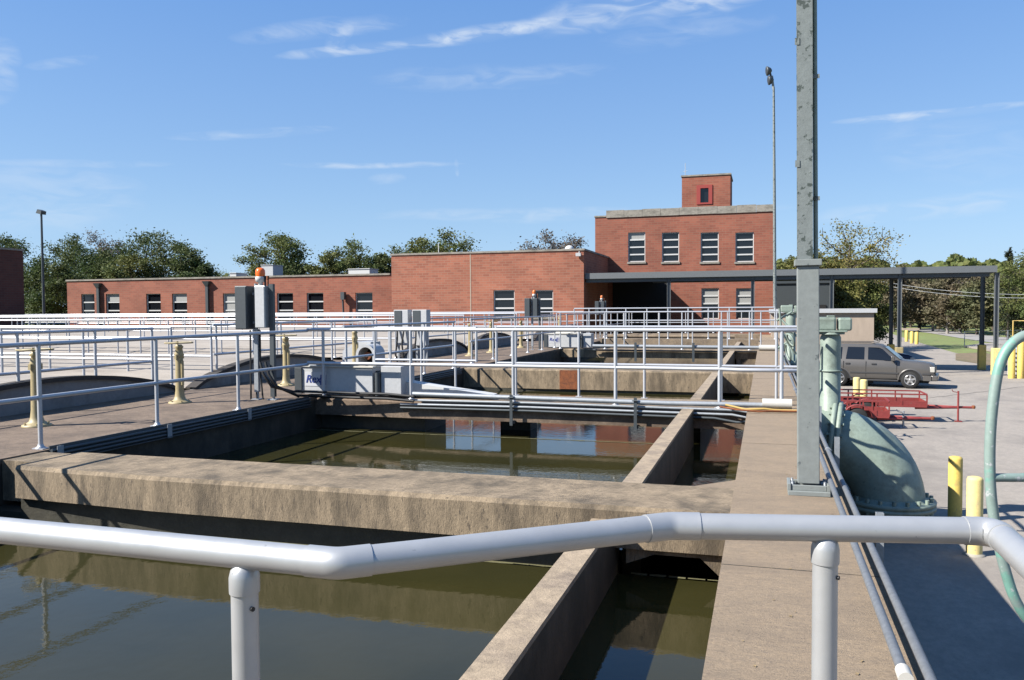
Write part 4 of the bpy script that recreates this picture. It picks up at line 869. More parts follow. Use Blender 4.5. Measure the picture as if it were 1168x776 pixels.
operator(X(902, 27), 27, -.3, Z(902, 348, 27), 'pale green valve operator farther back, left of the near steel column')
# bracket and gate arms on the far operator
t = thing('gate_linkage', 'tangle of thin green rods and levers beside the walkway, left of the near steel column', 'linkage', (.95, 22, 0))
g = MB()
for (a, b) in (((889, 352), (893, 400)), ((886, 366), (903, 356)), ((888, 372), (905, 398)), ((892, 380), (908, 404)), ((886, 398), (902, 388)), ((889, 362), (909, 384)), ((886, 392), (897, 414)), ((899, 372), (910, 378))):
    g.pipe([ony(*a, 22+random.uniform(-.3, .3)), ony(*b, 22+random.uniform(-.3, .3))], .028, 6)
g.build('rods', 'green', t)
g = MB(); g.torus(ony(899, 402, 21), .2, .025, (1, .2, .2)); g.torus(ony(902, 388, 21.5), .16, .025, (.8, .3, .4)); g.build('hose_loop', 'green', t)
# green gooseneck ladder rail at right
wq = 3.5
def at(u, v, w=wq): d = ray(u, v); return EYE+d*(w/d.dot(FW))
t = thing('ladder_rail', 'chipped pale green hooped ladder rail beside the parking lot at the right edge', 'ladder rail', at(1130, 776))
pts = [at(u, v) for u, v in ((1260, 520), (1252, 455), (1235, 410), (1210, 388), (1185, 382), (1166, 384), (1150, 397), (1140, 418), (1134, 450), (1130, 490), (1129, 530), (1131, 570), (1138, 615), (1148, 655), (1160, 688), (1180, 715), (1205, 735), (1240, 745))]
sm = []
for i in range(len(pts)-1):
    p0, p1, p2, p3 = pts[max(i-1, 0)], pts[i], pts[i+1], pts[min(i+2, len(pts)-1)]
    for k in range(4):
        s = k/4; sm.append(.5*((2*p1)+(p2-p0)*s+(2*p0-5*p1+4*p2-p3)*s*s+(3*p1-p0-3*p2+p3)*s**3))
g = MB(); g.pipe(sm+[pts[-1]], .0215, 14); g.build('hoop', 'gooseneck', t)
g = MB(); g.pipe([at(1130, 545), at(1250, 545)], .0185, 12); g.build('cross_bar', 'gooseneck', t)
g = MB(); b_ = at(1240, 745); g.pipe([b_, (b_.x, b_.y, lotz(3))], .0215, 12); b_ = at(1257, 500); g.pipe([b_, b_+Vector((.05, 0, -.6)), (b_.x+.05, b_.y, lotz(3))], .0215, 12); g.build('leg', 'gooseneck', t)
# ================================================================== bollards
def bollard(x, y, h, label, r=.11, m='yellow', group=None):
    z = lotz(y); t = thing('bollard', label, 'bollard', (x, y, z), group, local=True); g = MB(); g.lathe([(r, 0), (r, h-.04), (r*.9, h-.012), (r*.55, h), (0.001, h+.002)], n=20); g.build('post', m, t)
    g = MB(); g.lathe([(r+.04, 0), (r+.035, .015), (r+.005, .03)], n=18); g.build('base_ring', 'kerb', t); return t
p = onz(1089, 596, -1.9); bollard(p.x, p.y, 1.02, 'yellow concrete filled bollard beside the green elbow, left and taller of the front pair', .1, 'yellow', 'front pair of bollards')
p = onz(1111, 633, -1.9); bollard(p.x, p.y, 1.05, 'faded yellow bollard right of its pair, nearest the camera', .1, 'paleyellow', 'front pair of bollards')
p = onz(977, 462, -2.02); bollard(p.x, p.y, 1.05, 'yellow bollard behind the red trailer, left one with a dark shadow stripe', .12, 'paleyellow', 'bollards behind the trailers')
p = onz(985, 468, -2.02); bollard(p.x, p.y, 1.08, 'yellow bollard behind the red trailer, right one', .12, 'paleyellow', 'bollards behind the trailers')
for i, (u, v) in enumerate(((1034, 389), (1040, 391), (1045.5, 392))):
    p = onz(u, v+1, -2.17); t = thing('bollard', ('left', 'middle', 'right')[i]+' one of three distant yellow bollards on the grass beyond the lot', 'bollard', (p.x, p.y, -2.18), 'three distant yellow bollards', local=True)
    g = MB(); g.lathe([(.17, 0), (.17, 1.15), (.1, 1.22), (.001, 1.23)], n=12); g.build('post', 'yellow', t)
p = onz(1040, 391, -2.17); t = thing('picnic_shelter_sign', 'small pale horizontal board on posts behind the three distant bollards', 'board', (p.x, p.y+1.2, -2.18), local=True)
g = MB(); g.box(-1.0, 0, 1.25, .9, .35, 1.45); g.build('board', 'beige', t)
for a in (-.8, .8): g = MB(); g.box(a-.05, .1, 0, a+.05, .2, 1.249); g.build('leg', 'bark', t)
# yellow framed gate thing at right edge
YG2 = 46.5
t = thing('tank_cage', 'yellow post frame round a white slatted tank stand at the right edge', 'guard frame', (X(1156, YG2), YG2, -2.15))
for u in (1155, 1165, 1176): x = X(u, YG2); g = MB(); g.lathe([(.16, 0), (.16, 1.85 if u < 1170 else 1.5), (.001, 1.9 if u < 1170 else 1.55)], (x, YG2, -2.15), 12); g.build('post', 'yellow', t)
g = MB(); x0 = X(1158, YG2+.5); g.box(x0, YG2+.5, -2.1, x0+1.3, YG2+1.7, -.7)
g.build('tank', 'wframe', t)
g = MB()
for k in range(6): g.box(x0-.02, YG2+.44, -2.0+.22*k, x0+1.32, YG2+.48, -1.97+.22*k)
g.build('slats', 'greyp', t)
Yv = 70; t = thing('square_goalpost', 'thin yellow square pipe frame on the grass behind the canopy posts', 'frame', (X(1156, Yv), Yv, -2.15)); g = MB(); a, b = X(1156, Yv), X(1176, Yv); g.pipe([(a, Yv, -2.15), (a, Yv, Z(1156, 366, Yv)), (b, Yv, Z(1156, 366, Yv)), (b, Yv, -2.15)], .05, 6); g.build('frame', 'hose', t)
g = MB(); x = X(1101, 62); x2 = X(1150, 62); t = thing('stone_pile', 'low pale gravel bed behind a wire fence right of the canopy', 'gravel bed', (x, 62, -2.15))
pp = [onz(u, v, -2.15) for u, v in ((1100, 396), (1122, 393), (1165, 393), (1165, 404), (1140, 403))]; g.prism([(p.x, p.y) for p in pp], -2.16, -2.02, 'xy'); g.build('bed', 'vault', t)
Yw = pp[1].y; t = thing('wire_fence', 'thin pale wire fence on the grass right of the canopy', 'fence', (pp[0].x, pp[0].y, -2.15))
for i in range(5):
    q_ = pp[0].lerp(Vector((pp[2].x, pp[2].y, 0)), i/4); g = MB(); g.pipe([(q_.x, q_.y, -2.15), (q_.x, q_.y, -.75)], .035, 5); g.build('post', 'galv', t)
g = MB(); e_ = Vector((pp[2].x, pp[2].y, 0))
for z in (-.8, -1.2, -1.6): g.pipe([(pp[0].x, pp[0].y, z), (e_.x, e_.y, z)], .012, 4)
g.build('wires', 'galv', t)
# ================================================================== vehicle
def make_suv():
    pf = onz(1038, 443.5, -2.15); pr = onz(957, 440.5, -2.15); hd = atan2(pf.y-pr.y, pf.x-pr.x); WB = (pf-pr).length; k = WB/2.95
    t = thing('parked_suv', 'pewter coloured suv parked nose right behind the red trailers', 'suv', ((pr.x+pf.x)/2, (pr.y+pf.y)/2, -2.15), rz=hd, local=True)
    t.scale = (k, k, k)
    yo = .95   # body centre line lies this far beyond the near wheels
    xr, xf = -1.475, 1.475
    # stations: x, sill z, half width, belt z, top half width, top z
    St = [(-2.52, .55, .88, 1.20, .76, 1.62), (-2.48, .45, .92, 1.21, .75, 1.84), (-2.36, .42, .95, 1.21, .76, 1.92), (-1.2, .40, .975, 1.21, .76, 1.95), (-.1, .40, .975, 1.20, .76, 1.94), (.22, .40, .975, 1.20, .75, 1.91),
          (.38, .40, .975, 1.20, .74, 1.83), (1.06, .42, .97, 1.19, .76, 1.275), (1.16, .42, .965, 1.15, .84, 1.215), (1.8, .44, .955, 1.11, .84, 1.175), (2.2, .46, .94, 1.07, .83, 1.12), (2.36, .48, .90, 1.02, .80, 1.07), (2.41, .50, .88, .95, .78, 1.0)]
    def section(x, zs, hw, zb, tw, zt):
        h = [(hw*.95, zs), (hw, zs+.12), (hw, zs+(zb-zs)*.6), (hw*.985, zb-.04), (hw*.955, zb), (tw+.03, zt-.07), (tw-.04, zt-.015), (tw*.5, zt+.012), (0, zt+.018)]
        return [(x, yo-y, z) for y, z in h]+[(x, yo+y, z) for y, z in reversed(h[:-1])]
    g = MB(); vs = []; n = 17
    for s_ in St: vs += section(*s_)
    fs = [(i*n+j, i*n+j+1, (i+1)*n+j+1, (i+1)*n+j) for i in range(len(St)-1) for j in range(n-1)]
    fs += [(i*n+n-1, i*n, (i+1)*n, (i+1)*n+n-1) for i in range(len(St)-1)]
    g.add(vs, fs, True); g.add(vs[:n], [tuple(range(n))]); g.add(vs[-n:], [tuple(range(n))]); body = g.build('body', 'suvp', t)
    es = body.modifiers.new('e', 'EDGE_SPLIT'); es.split_angle = radians(38)
    def side(pts, s, off=.012):      # points given as x, fraction up the greenhouse side
        r_ = []
        for x, f in pts:
            for a, b in zip(St[:-1], St[1:]):
                if a[0] <= x <= b[0]:
                    q = (x-a[0])/(b[0]-a[0]); hw = a[2]+(b[2]-a[2])*q; zb = a[3]+(b[3]-a[3])*q; tw = a[4]+(b[4]-a[4])*q; zt = a[5]+(b[5]-a[5])*q; break
            y0, z0, y1, z1 = hw*.955, zb, tw+.03, zt-.07
            r_.append((x, yo+s*(y0+(y1-y0)*f+off), z0+(z1-z0)*f))
        return r_
    for s, nm in ((-1, 'near'), (1, 'far')):
        for pts in ([(-2.30, .08), (-1.38, .08), (-1.36, .88), (-2.22, .88)], [(-1.20, .08), (-.42, .08), (-.42, .90), (-1.12, .90)], [(-.26, .08), (.86, .10), (.35, .90), (.2, .92), (-.26, .90)]):
            g = MB(); p = side(pts, s); g.add(p, [tuple(range(len(p)))]); g.build('side_window', 'glass', t)
        g = MB()
        for xx in (-1.29, -.34, .93):
            g.box(xx-.008, yo+s*.962, .5, xx+.008, yo+s*.981, 1.17)
        g.build('door_seam', 'dark', t)
        g = MB(); g.box(-2.36, yo+s*.966, .60, -1.98, yo+s*.992, .70, .006); g.box(-1.0, yo+s*.966, .62, 1.0, yo+s*.992, .70, .006); g.box(1.95, yo+s*.94, .62, 2.28, yo+s*.965, .70, .006); g.build('side_moulding', 'plastic', t)
        g = MB(); g.box(-1.0, yo+s*.93, .30, 1.0, yo+s*1.0, .37, .01); g.build('running_board', 'plastic', t)
        for xx in (-1.1, .0): g = MB(); g.box(xx-.11, yo+s*.972, 1.03, xx+.09, yo+s*.999, 1.10, .01); g.build('door_handle', 'plastic', t)
        g = MB(); g.box(.72, yo+s*.95, 1.22, .86, yo+s*1.17, 1.42, .02); g.build('mirror', 'suvp', t)
        g = MB(); g.pipe([(-2.1, yo+s*.62, 1.95), (-1.9, yo+s*.62, 2.01), (-.2, yo+s*.62, 2.01), (.05, yo+s*.62, 1.95)], .018, 6); g.build('roof_rail', 'plastic', t)
        for xx in (xr, xf):
            zc = .385
            g = MB(); k_ = 16; ring = [(xx+.47*cos(pi*i/k_), zc+.47*sin(pi*i/k_)) for i in range(k_+1)]; g.prism(ring+[(xx-.47, .38)], yo+s*.90, yo+s*.978); g.build('wheel_arch', 'dark', t)
            g = MB(); out = [(xx+.52*cos(pi*i/k_), zc+.52*sin(pi*i/k_)) for i in range(k_+1)]; inn = [(xx+.455*cos(pi*i/k_), zc+.455*sin(pi*i/k_)) for i in range(k_+1)]
            vs = [(a, yo+s*.95, b) for a, b in out]+[(a, yo+s*.998, b) for a, b in inn]; g.add(vs, [(i, i+1, k_+2+i, k_+1+i) for i in range(k_)], True); g.build('arch_flare', 'suvp', t)
            w = MB(); w.lathe([(.22, -.13), (.345, -.125), (.382, -.09), (.385, 0), (.382, .09), (.345, .125), (.22, .13)], (xx, yo+s*.865, zc), 28, axis=(0, s, 0)); wl = w.build('wheel', 'tyre', t)
            g = MB(); g.lathe([(.235, -.1), (.235, .132), (.215, .136), (.20, .10), (.06, .095)], (xx, yo+s*.865, zc), 24, axis=(0, s, 0))
            for j in range(5):
                a = 2*pi*j/5+.3; c = Vector((xx, yo+s*(.865+.12), zc)); dd = Vector((cos(a), 0, sin(a))); pp_ = Vector((-sin(a), 0, cos(a)))
                q = [c+dd*.03+pp_*.045, c+dd*.22+pp_*.035, c+dd*.22-pp_*.035, c+dd*.03-pp_*.045]; q2 = [v+Vector((0, s*.012, 0)) for v in q]; g.add(q+q2, [(0, 1, 2, 3), (4, 5, 6, 7), (0, 1, 5, 4), (1, 2, 6, 5), (2, 3, 7, 6), (3, 0, 4, 7)])
            g.lathe([(.05, .1), (.05, .14), (.03, .145)], (xx, yo+s*.865, zc), 12, axis=(0, s, 0)); g.build('rim', 'chrome', wl)
    g = MB(); a = [(1.04, yo-.80, 1.265), (1.04, yo+.80, 1.265), (.42, yo+.70, 1.80), (.42, yo-.70, 1.80)]; g.add([(x+.02, y, z+.02) for x, y, z in a], [(0, 1, 2, 3)]); g.build('windscreen', 'glass', t)
    g = MB(); g.box(2.30, yo-.93, .36, 2.56, yo+.93, .60, .04); g.box(1.98, yo-.955, .36, 2.31, yo-.90, .58, .01); g.build('front_bumper', 'suvp', t)
    g = MB(); g.box(2.36, yo-.62, .66, 2.46, yo+.62, .98, .02); g.build('grille', 'plastic', t)
    for s in (-1, 1): g = MB(); g.box(2.24, yo+s*.60, .74, 2.445, yo+s*.925, .98, .025); g.build('headlight', 'lamp', t)
    g = MB(); g.box(-2.66, yo-.93, .42, -2.44, yo+.93, .66, .03); g.build('rear_bumper', 'suvp', t)
    g = MB(); g.add([(-2.53, yo-.66, 1.25), (-2.53, yo+.66, 1.25), (-2.50, yo+.64, 1.8), (-2.50, yo-.64, 1.8)], [(0, 1, 2, 3)]); g.build('rear_window', 'glass', t)
    for s in (-1, 1): g = MB(); g.box(-2.53, yo+s*.76, .8, -2.4, yo+s*.93, 1.3, .02); g.build('tail_light', 'redframe', t)
    g = MB(); g.box(-2.2, yo-.75, .25, 2.2, yo+.75, .5); g.build('underbody', 'dark', t)
    return t
suv = make_suv()
sv2 = copy_tree(suv)
p = onz(985, 398, -2.15); sv2.location = (X(992, 44.5), 46.6, -2.15); sv2.rotation_euler = (0, 0, radians(4)); sv2['label'] = 'dark blue vehicle in the canopy shade, mostly hidden behind the pewter suv'; sv2.name = 'parked_car'; sv2['category'] = 'car'
navy = mat('dark blue car paint', (.012, .018, .05), .3, metal=.3); 
for o in sv2.children:
    if o.data.materials[0] == MT['suvp']: o.data = o.data.copy(); o.data.materials[0] = navy
# ================================================================== trailers
def trailer(p, hd, Lb, Wd, zb, zt, label, fender, jack_h, tong=1.25, mesh_side=True, jackx=.75):
    t = thing('utility_trailer', label, 'trailer', p, 'red utility trailers', rz=hd, local=True)
    g = MB()
    for s in (0, Wd): g.box(-Lb, s-.025, zb-.05, 0, s+.025, zb, .004)
    for x in (-Lb, -Lb*.66, -Lb*.33, 0): g.box(x-.025, .026, zb-.05, x+.025, Wd-.026, zb-.001)
    g.build('frame', 'red', t)
    g = MB(); g.box(-Lb+.03, .03, zb-.0, -.03, Wd-.03, zb+.015); g.build('floor', 'bark', t)
    zm = zb+(zt-zb)*.36
    for s in (0, Wd):
        g = MB(); g.box(-Lb, s-.022, zt-.04, 0, s+.022, zt); g.build('top_rail', 'red', t)
        for i in range(5):
            x = -Lb+Lb*i/4; g = MB(); g.box(x-.02, s-.018, zb, x+.02, s+.018, zt-.041); g.build('stake', 'red', t)
        if mesh_side:
            g = MB(); g.box(-Lb+.02, s-.006, zb+.002, -.02, s+.006, zm); g.build('side_mesh', 'red', t)
    g = MB(); g.box(-.02, .023, zt-.04, .02, Wd-.023, zt); g.box(-.006, .023, zb+.01, .006, Wd-.023, zm); g.build('front_panel', 'red', t)
    g = MB(); m_ = Wd/2; g.pipe([(-.3, .1, zb-.08), (tong*.75, m_-.03, zb-.08)], .035, 4, smooth=False); g.pipe([(-.3, Wd-.1, zb-.08), (tong*.75, m_+.03, zb-.08)], .035, 4, smooth=False); g.pipe([(tong*.6, m_, zb-.075), (tong, m_, zb-.075)], .04, 6); g.build('tongue', 'red', t)
    g = MB(); g.lathe([(.05, 0), (.06, .05), (.05, .09), (.02, .1)], (tong+.03, m_, zb-.11), 10); g.build('coupler', 'rust', t)
    gz_ = 0; g = MB(); g.pipe([(jackx, m_-.08, .03), (jackx, m_-.08, zb+jack_h)], .028, 8); g.pipe([(jackx, m_-.08, zb+jack_h-.04), (jackx-.15, m_-.1, zb+jack_h-.02), (jackx-.18, m_-.1, zb+jack_h+.05)], .012, 6); g.box(jackx-.1, m_-.16, 0, jackx+.1, m_, .025); g.build('jack', 'red' if fender else 'galv', t)
    for s in (-1, 1):
        y = -.14 if s < 0 else Wd+.14; xx = -Lb*.62
        g = MB(); g.lathe([(.12, -.08), (.26, -.09), (.30, -.05), (.30, .05), (.26, .09), (.12, .08)], (xx, y, .30), 22, axis=(0, s, 0)); w = g.build('wheel', 'tyre', t)
        g = MB(); g.lathe([(.17, -.06), (.17, .07), (.14, .05), (.04, .05), (.04, .09)], (xx, y, .30), 16, axis=(0, s, 0)); g.build('rim', 'pvc', w)
        k_ = 12; g = MB(); vs = []
        for i in range(k_+1):
            a = pi*(.04+.92*i/k_); x, z = xx+.38*cos(a), .32+.36*sin(a); vs += [(x, y-.12, z), (x, y+.12, z), (x*1.0+.0, y-.12, z+.012), (x, y+.12, z+.012)]
        g.add(vs, [(4*i, 4*i+1, 4*i+5, 4*i+4) for i in range(k_)]+[(4*i+2, 4*i+3, 4*i+7, 4*i+6) for i in range(k_)]+[(4*i, 4*i+2, 4*i+6, 4*i+4) for i in range(k_)]+[(4*i+1, 4*i+3, 4*i+7, 4*i+5) for i in range(k_)], True); g.build('fender', 'red', t)
    g = MB(); g.pipe([(-Lb*.62, -.05, .30), (-Lb*.62, Wd+.05, .30)], .03, 6); g.build('axle', 'dark', t)
    return t
p = onz(1057, 482, -2.03); p.z = lotz(p.y); trailer(p, radians(1), 2.75, 1.15, .50, .86, 'long red utility trailer with railed sides, larger and farther of two', True, .42, tong=1.35, jackx=.95)
p = onz(1014, 489, -1.99); p.z = lotz(p.y); trailer(p, radians(-1), 1.35, 1.0, .36, .80, 'small red utility trailer with solid mesh sides, nearer the green elbow', False, .12, tong=1.15, jackx=.42)
# ================================================================== trees
def crown_tree(x, y, z0, h, w, leaf, label, seed, group='trees behind the buildings', dens=1.7, leafs=.23, open_=.0, bare=False, bark='bark', low=.25, kind='broadleaf_tree', tips=None):
    R_ = random.Random(seed); t = thing(kind, label, 'tree', (x, y, z0), group, local=True)
    tr = MB(); tr.pipe([(0, 0, 0), (R_.uniform(-.1, .1), 0, h*.25), (R_.uniform(-.3, .3), R_.uniform(-.2, .2), h*.55), (R_.uniform(-.3, .3), 0, h*.8)], [h*.028, h*.022, h*.014, h*.005], 7); 
    tipsl = []
    nl = 15 if not bare else 13
    for i in range(nl):
        f = low+(.95-low)*i/nl; base = Vector((0, 0, h*f*.82)); a = i*2.4+R_.uniform(-.5, .5)
        # overall egg outline
        el = (f-low)/(1-low); rad = w/2*(sqrt(max(0, 1-(el*1.55-.62)**2)) if not bare else .75+.25*R_.random())*R_.uniform(.72, 1.1)
        end = Vector((cos(a)*rad, sin(a)*rad, h*(low+(1-low)*min(.95, el*.8+.16))*R_.uniform(.94, 1.04)))
        mid = base.lerp(end, .5)+Vector((0, 0, -h*.02)); tr.pipe([base, mid, end], [h*.009*(1.2-f), h*.006, h*.002], 5, cap=False)
        for j in range(6 if not bare else 9):
            q = base.lerp(end, R_.uniform(.35, 1.0)); d = Vector((R_.gauss(0, 1), R_.gauss(0, 1), R_.gauss(.35, .8))).normalized()*w*R_.uniform(.08, .17)
            tr.pipe([q, q+d*.5+Vector((0, 0, -.02*w)), q+d], [h*.0035, h*.0025, h*.001], 4, cap=False); tipsl.append(q+d)
            if bare:
                for _ in range(6):
                    d2 = Vector((R_.gauss(0, 1), R_.gauss(0, 1), R_.gauss(.6, .8))).normalized()*w*R_.uniform(.05, .12); tr.pipe([q+d, q+d+d2], [h*.0018, h*.0007], 3, cap=False); tipsl.append(q+d+d2)
        tipsl.append(end)
    top = Vector((0, 0, h*.97)); tipsl += [top+Vector((R_.uniform(-.1, .1)*w, R_.uniform(-.1, .1)*w, -R_.uniform(0, .1)*h)) for _ in range(4)]
    tr.build('trunk', bark, t)
    g = MB(); vs = []; fs = []
    per = int((62 if not bare else 3)*dens)
    for tp in tipsl:
        if R_.random() < open_: continue
        cr = w*R_.uniform(.05, .09)
        for _ in range(per):
            c = tp+Vector((R_.gauss(0, cr), R_.gauss(0, cr), R_.gauss(0, cr*.62))); s = leafs*R_.uniform(.5, 1.25)
            a = Vector((R_.gauss(0, 1), R_.gauss(0, 1), R_.gauss(0, .7))).normalized(); b = a.cross(Vector((R_.gauss(0, 1), R_.gauss(0, 1), R_.gauss(0, 1)))).normalized()
            o = len(vs); vs += [c-a*s*.5, c+b*s*.28, c+a*s*.5, c-b*s*.28]; fs.append((o, o+1, o+2, o+3))
    g.add(vs, fs); g.build('crown', leaf, t)
    return t
def conifer(x, y, z0, h, w, label, seed, leaf='pine', group='trees behind the buildings'):
    R_ = random.Random(seed); t = thing('pine_tree', label, 'tree', (x, y, z0), group, local=True)
    g = MB(); g.pipe([(0, 0, 0), (0, 0, h)], [h*.02, h*.003], 6); g.build('trunk', 'bark', t); g = MB(); vs = []; fs = []
    for i in range(int(h*9)):
        f = R_.random()**.8; z = h*(.06+.94*f); rr = w/2*(1-f)**.75*R_.uniform(.6, 1.1); a = R_.uniform(0, 2*pi)
        for k in range(26):
            q = k/26; c = Vector((cos(a)*rr*q, sin(a)*rr*q, z-rr*q*.25+R_.gauss(0, .12))); s = .32*R_.uniform(.6, 1.2); u = Vector((cos(a+R_.gauss(0, .7)), sin(a+R_.gauss(0, .7)), R_.gauss(-.1, .4))); b = Vector((R_.gauss(0, 1), R_.gauss(0, 1), R_.gauss(0, 1))).normalized()
            o = len(vs); vs += [c, c+u*s*.5+b*s*.22, c+u*s, c+u*s*.5-b*s*.22]; fs.append((o, o+1, o+2, o+3))
    g.add(vs, fs); g.build('crown', leaf, t); return t
def put(u, vtop, wpx, Y, leaf, label, seed, **k):
    x = X(u, Y); z0 = k.pop('z0', -.45); zt_ = Z(u, vtop, Y); d = Vector((x, Y, 1))-EYE; w = wpx/943*d.dot(FW)
    if k.pop('pine', False): return conifer(x, Y, z0, zt_-z0, w, label, seed)
    return crown_tree(x, Y, z0, (zt_-z0)/.99, w*1.0, leaf, label, seed, **k)
LD, LM, LYE, LBR, LBA = 'leafdark', 'leafmid', 'leafyel', 'leafbrown', 'leafbare'
for i, (u, v, w, Y, lf, lb, kw) in enumerate([
    (4, 262, 62, 66, LD, 'dark green tree rising over the shaded brick building end', {}),
    (40, 292, 70, 58, LD, 'low dark dense tree between the shaded brick building and the thin lamp post', dict(low=.06)),
    (66, 300, 60, 57, LD, 'low dark tree touching the left end of the low brick wing', dict(low=.04)),
    (86, 268, 70, 67, LD, 'tall dark green tree just right of the thin lamp post', {}),
    (118, 284, 62, 64, LD, 'dark rounded tree below the pale bare treetop', {}),
    (124, 262, 46, 72, LBA, 'pale bare treetop showing between two dark green trees', dict(bare=True, bark='palebark', low=.4)),
    (166, 264, 88, 66, LD, 'big dark green tree, widest of the left cluster', {}),
    (206, 273, 70, 65, LD, 'dark green tree at the right end of the left cluster', {}),
    (150, 290, 60, 62, LM, 'lighter green tree low in front of the left cluster', {}),
    (225, 292, 44, 64, LD, 'small dark tree sloping down at the right of the left cluster', {}),
    (252, 310, 50, 120, LM, 'small hazy green tree far off left of the round topped tree', {}),
    (316, 263, 68, 64, LM, 'round topped open tree standing alone above the low brick wing', dict(open_=.15, low=.42)),
    (318, 300, 64, 62, LD, 'dark low tree under the round topped tree', {}),
    (345, 300, 50, 66, LM, 'low green tree right of the round topped tree', {}),
    (374, 287, 48, 64, LM, 'green bushy tree above the white rooftop unit', {}),
    (406, 275, 60, 68, LM, 'open dark branched tree above the white rooftop unit', dict(open_=.3, low=.35)),
    (436, 286, 40, 64, LD, 'dark green tree touching the left corner of the brick block', {}),
    (478, 272, 60, 70, LM, 'green tree peeking over the brick block roof, left one', {}),
    (508, 264, 74, 68, LM, 'broad green tree over the brick block roof beside the white mast', {}),
    (616, 274, 50, 74, LBA, 'thin nearly bare tree over the brick block roof, left one', dict(bare=True, bark='palebark', low=.4)),
    (646, 262, 52, 72, LBA, 'taller nearly bare silvery tree beside the two storey building', dict(bare=True, bark='palebark', low=.35, dens=2)),
    (908, 292, 44, 76, LM, 'green tree between the two storey building and the steel column', {}),
    (932, 284, 56, 74, LYE, 'yellowing tree right behind the near steel column', dict(z0=-2.2)),
    (972, 251, 92, 78, LYE, 'tall open yellow green tree right of the steel column', dict(open_=.34, low=.38, z0=-2.2, dens=1.1)),
    (960, 312, 60, 72, LYE, 'low yellow green tree seen under the canopy beside the beige building', dict(z0=-2.2, low=.1)),
    (988, 318, 50, 76, LM, 'low green tree seen under the canopy left of its paired posts', dict(z0=-2.2, low=.1)),
    ]): put(u, v, w, Y, lf, lb, 100+i, **kw)
rr = random.Random(5)
wood = []
for i in range(26):
    u = 1000+i*8.2+rr.uniform(-3, 3); far = i % 2
    v = rr.uniform(308, 326)+(0 if not far else -7); Y = rr.uniform(118, 150) if not far else rr.uniform(155, 185)
    k = rr.choice(['g', 'b', 'n', 'b', 'g']) if u < 1110 else rr.choice(['g', 'd', 'd', 'g', 'b'])
    wood.append((u, v, Y, k))
side = ['left of the paired canopy posts', 'between the paired and the right canopy posts', 'right of the last canopy post']
ordn = ['first', 'second', 'third', 'fourth', 'fifth', 'sixth', 'seventh', 'eighth', 'ninth', 'tenth', 'eleventh', 'twelfth', 'thirteenth', 'fourteenth', 'fifteenth', 'sixteenth', 'seventeenth', 'eighteenth', 'nineteenth', 'twentieth', 'twenty first', 'twenty second', 'twenty third', 'twenty fourth', 'twenty fifth', 'twenty sixth']
for i, (u, v, Y, k) in enumerate(wood):
    nm = {'g': ('woodgreen', 'olive green'), 'b': ('woodbrown', 'brown leaved'), 'n': ('leafbare', 'bare grey'), 'd': ('leafdark', 'dark green')}[k]
    put(u, v, rr.uniform(34, 52), Y, nm[0], f'{nm[1]} woodland tree beyond the lawn, {ordn[i]} from the left', 300+i, z0=-2.2, low=.08 if k != 'n' else .3, group='woodland trees beyond the lawn', leafs=.42, bare=(k == 'n'), dens=1.1 if k != 'n' else 2, bark='palebark' if k in 'nb' else 'bark')
put(1150, 284, 34, 110, LD, 'dark pointed conifer rising above the canopy corner at the right edge', 401, pine=True, z0=-2.2)
put(1172, 286, 60, 100, LM, 'large green tree cut off by the right edge', 402, z0=-2.2, low=.1)
put(1150, 335, 36, 100, LD, 'short dark conifer on the lawn right of the last canopy post', 403, pine=True, z0=-2.2)
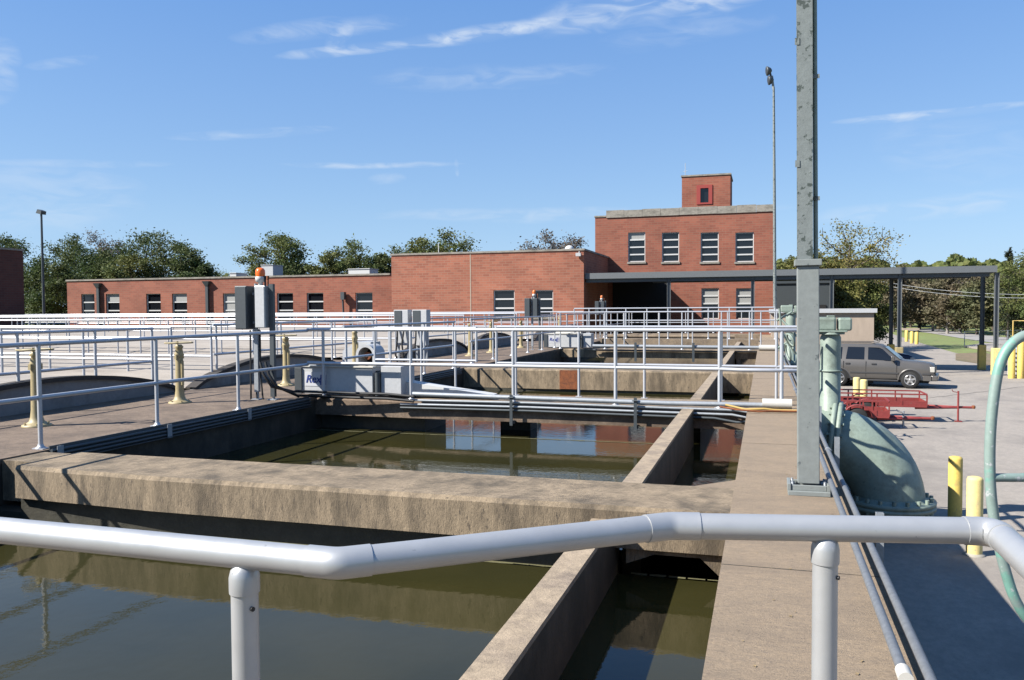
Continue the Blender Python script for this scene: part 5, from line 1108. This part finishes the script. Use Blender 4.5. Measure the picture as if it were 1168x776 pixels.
# far wooded ridge as one mass
g = MB(); R_ = random.Random(9); vs = []; fs = []
for i in range(26000):
    u = R_.uniform(880, 1260) if i % 4 else R_.uniform(-80, 900); Y = R_.uniform(330, 420); c0 = onz(u, 352.5-(u-584)*.006, -2) if False else None
    top = 299+4*sin(u*.05)+3*sin(u*.13+1)+2*sin(u*.31); top += (14 if u < 880 else 0); v = R_.uniform(top, 352); 
    c = ony(u, v, Y); s = R_.uniform(1.2, 3.2); a = Vector((R_.gauss(0, 1), R_.gauss(0, 1), R_.gauss(0, .7))).normalized(); b = a.cross(Vector((R_.gauss(0, 1), R_.gauss(0, 1), R_.gauss(0, 1)))).normalized()
    o = len(vs); vs += [c-a*s*.5, c+b*s*.4, c+a*s*.5, c-b*s*.4]; fs.append((o, o+1, o+2, o+3))
g.add(vs, fs); o = g.build('distant_woods', 'leafmid'); tag(o, 'distant wooded ridge on the skyline behind the canopy', 'woods'); o['kind'] = 'stuff'
# utility wires and a pole
t = thing('utility_pole', 'brown wooden utility pole in the trees beyond the canopy', 'utility pole', (X(990, 95), 95, -2.2)); x = X(990, 95); g = MB(); g.pipe([(x, 95, -2.2), (x, 95, Z(990, 312, 95))], [.16, .12], 8); g.build('pole', 'bark', t)
g = MB(); z = Z(990, 316, 95); g.box(x-1, 94.9, z-.1, x+1, 95.0, z); g.build('crossarm', 'bark', t)
for k, (v0, v1) in enumerate(((318, 333), (322, 337))):
    a = ony(990, v0, 94.8); b = ony(1260, v1, 84); pts = []
    for i in range(13): q = a.lerp(b, i/12); q.z -= .8*(1-(2*i/12-1)**2); pts.append(q)
    tube('utility_wire', ('upper', 'lower')[k]+' thin pale wire sagging across the woods right of the canopy', 'wire', pts, .018, 'galv', n=5)

g = MB(); R_ = random.Random(21)
for i in range(420):
    x, y = R_.choice(((R_.uniform(-.2, .6), R_.uniform(3, 20)), (.6-abs(R_.gauss(0, .05)), R_.uniform(3, 18)), (R_.uniform(-9.6, -7.1), R_.uniform(5, 16)))); s_ = R_.uniform(.004, .013); a_ = R_.uniform(0, 3); c_, d_ = cos(a_)*s_, sin(a_)*s_
    g.add([(x-c_, y-d_, .003), (x+d_*.6, y-c_*.6, .006), (x+c_, y+d_, .004), (x-d_*.6, y+c_*.6, .003)], [(0, 1, 2, 3)])
o = g.build('leaf_litter', mat('dry leaf litter', (.26, .19, .10), .9, var=.5, vscale=30)); o['kind'] = 'stuff'; tag(o, 'dry leaf crumbs and grit scattered on the concrete walkways', 'litter')
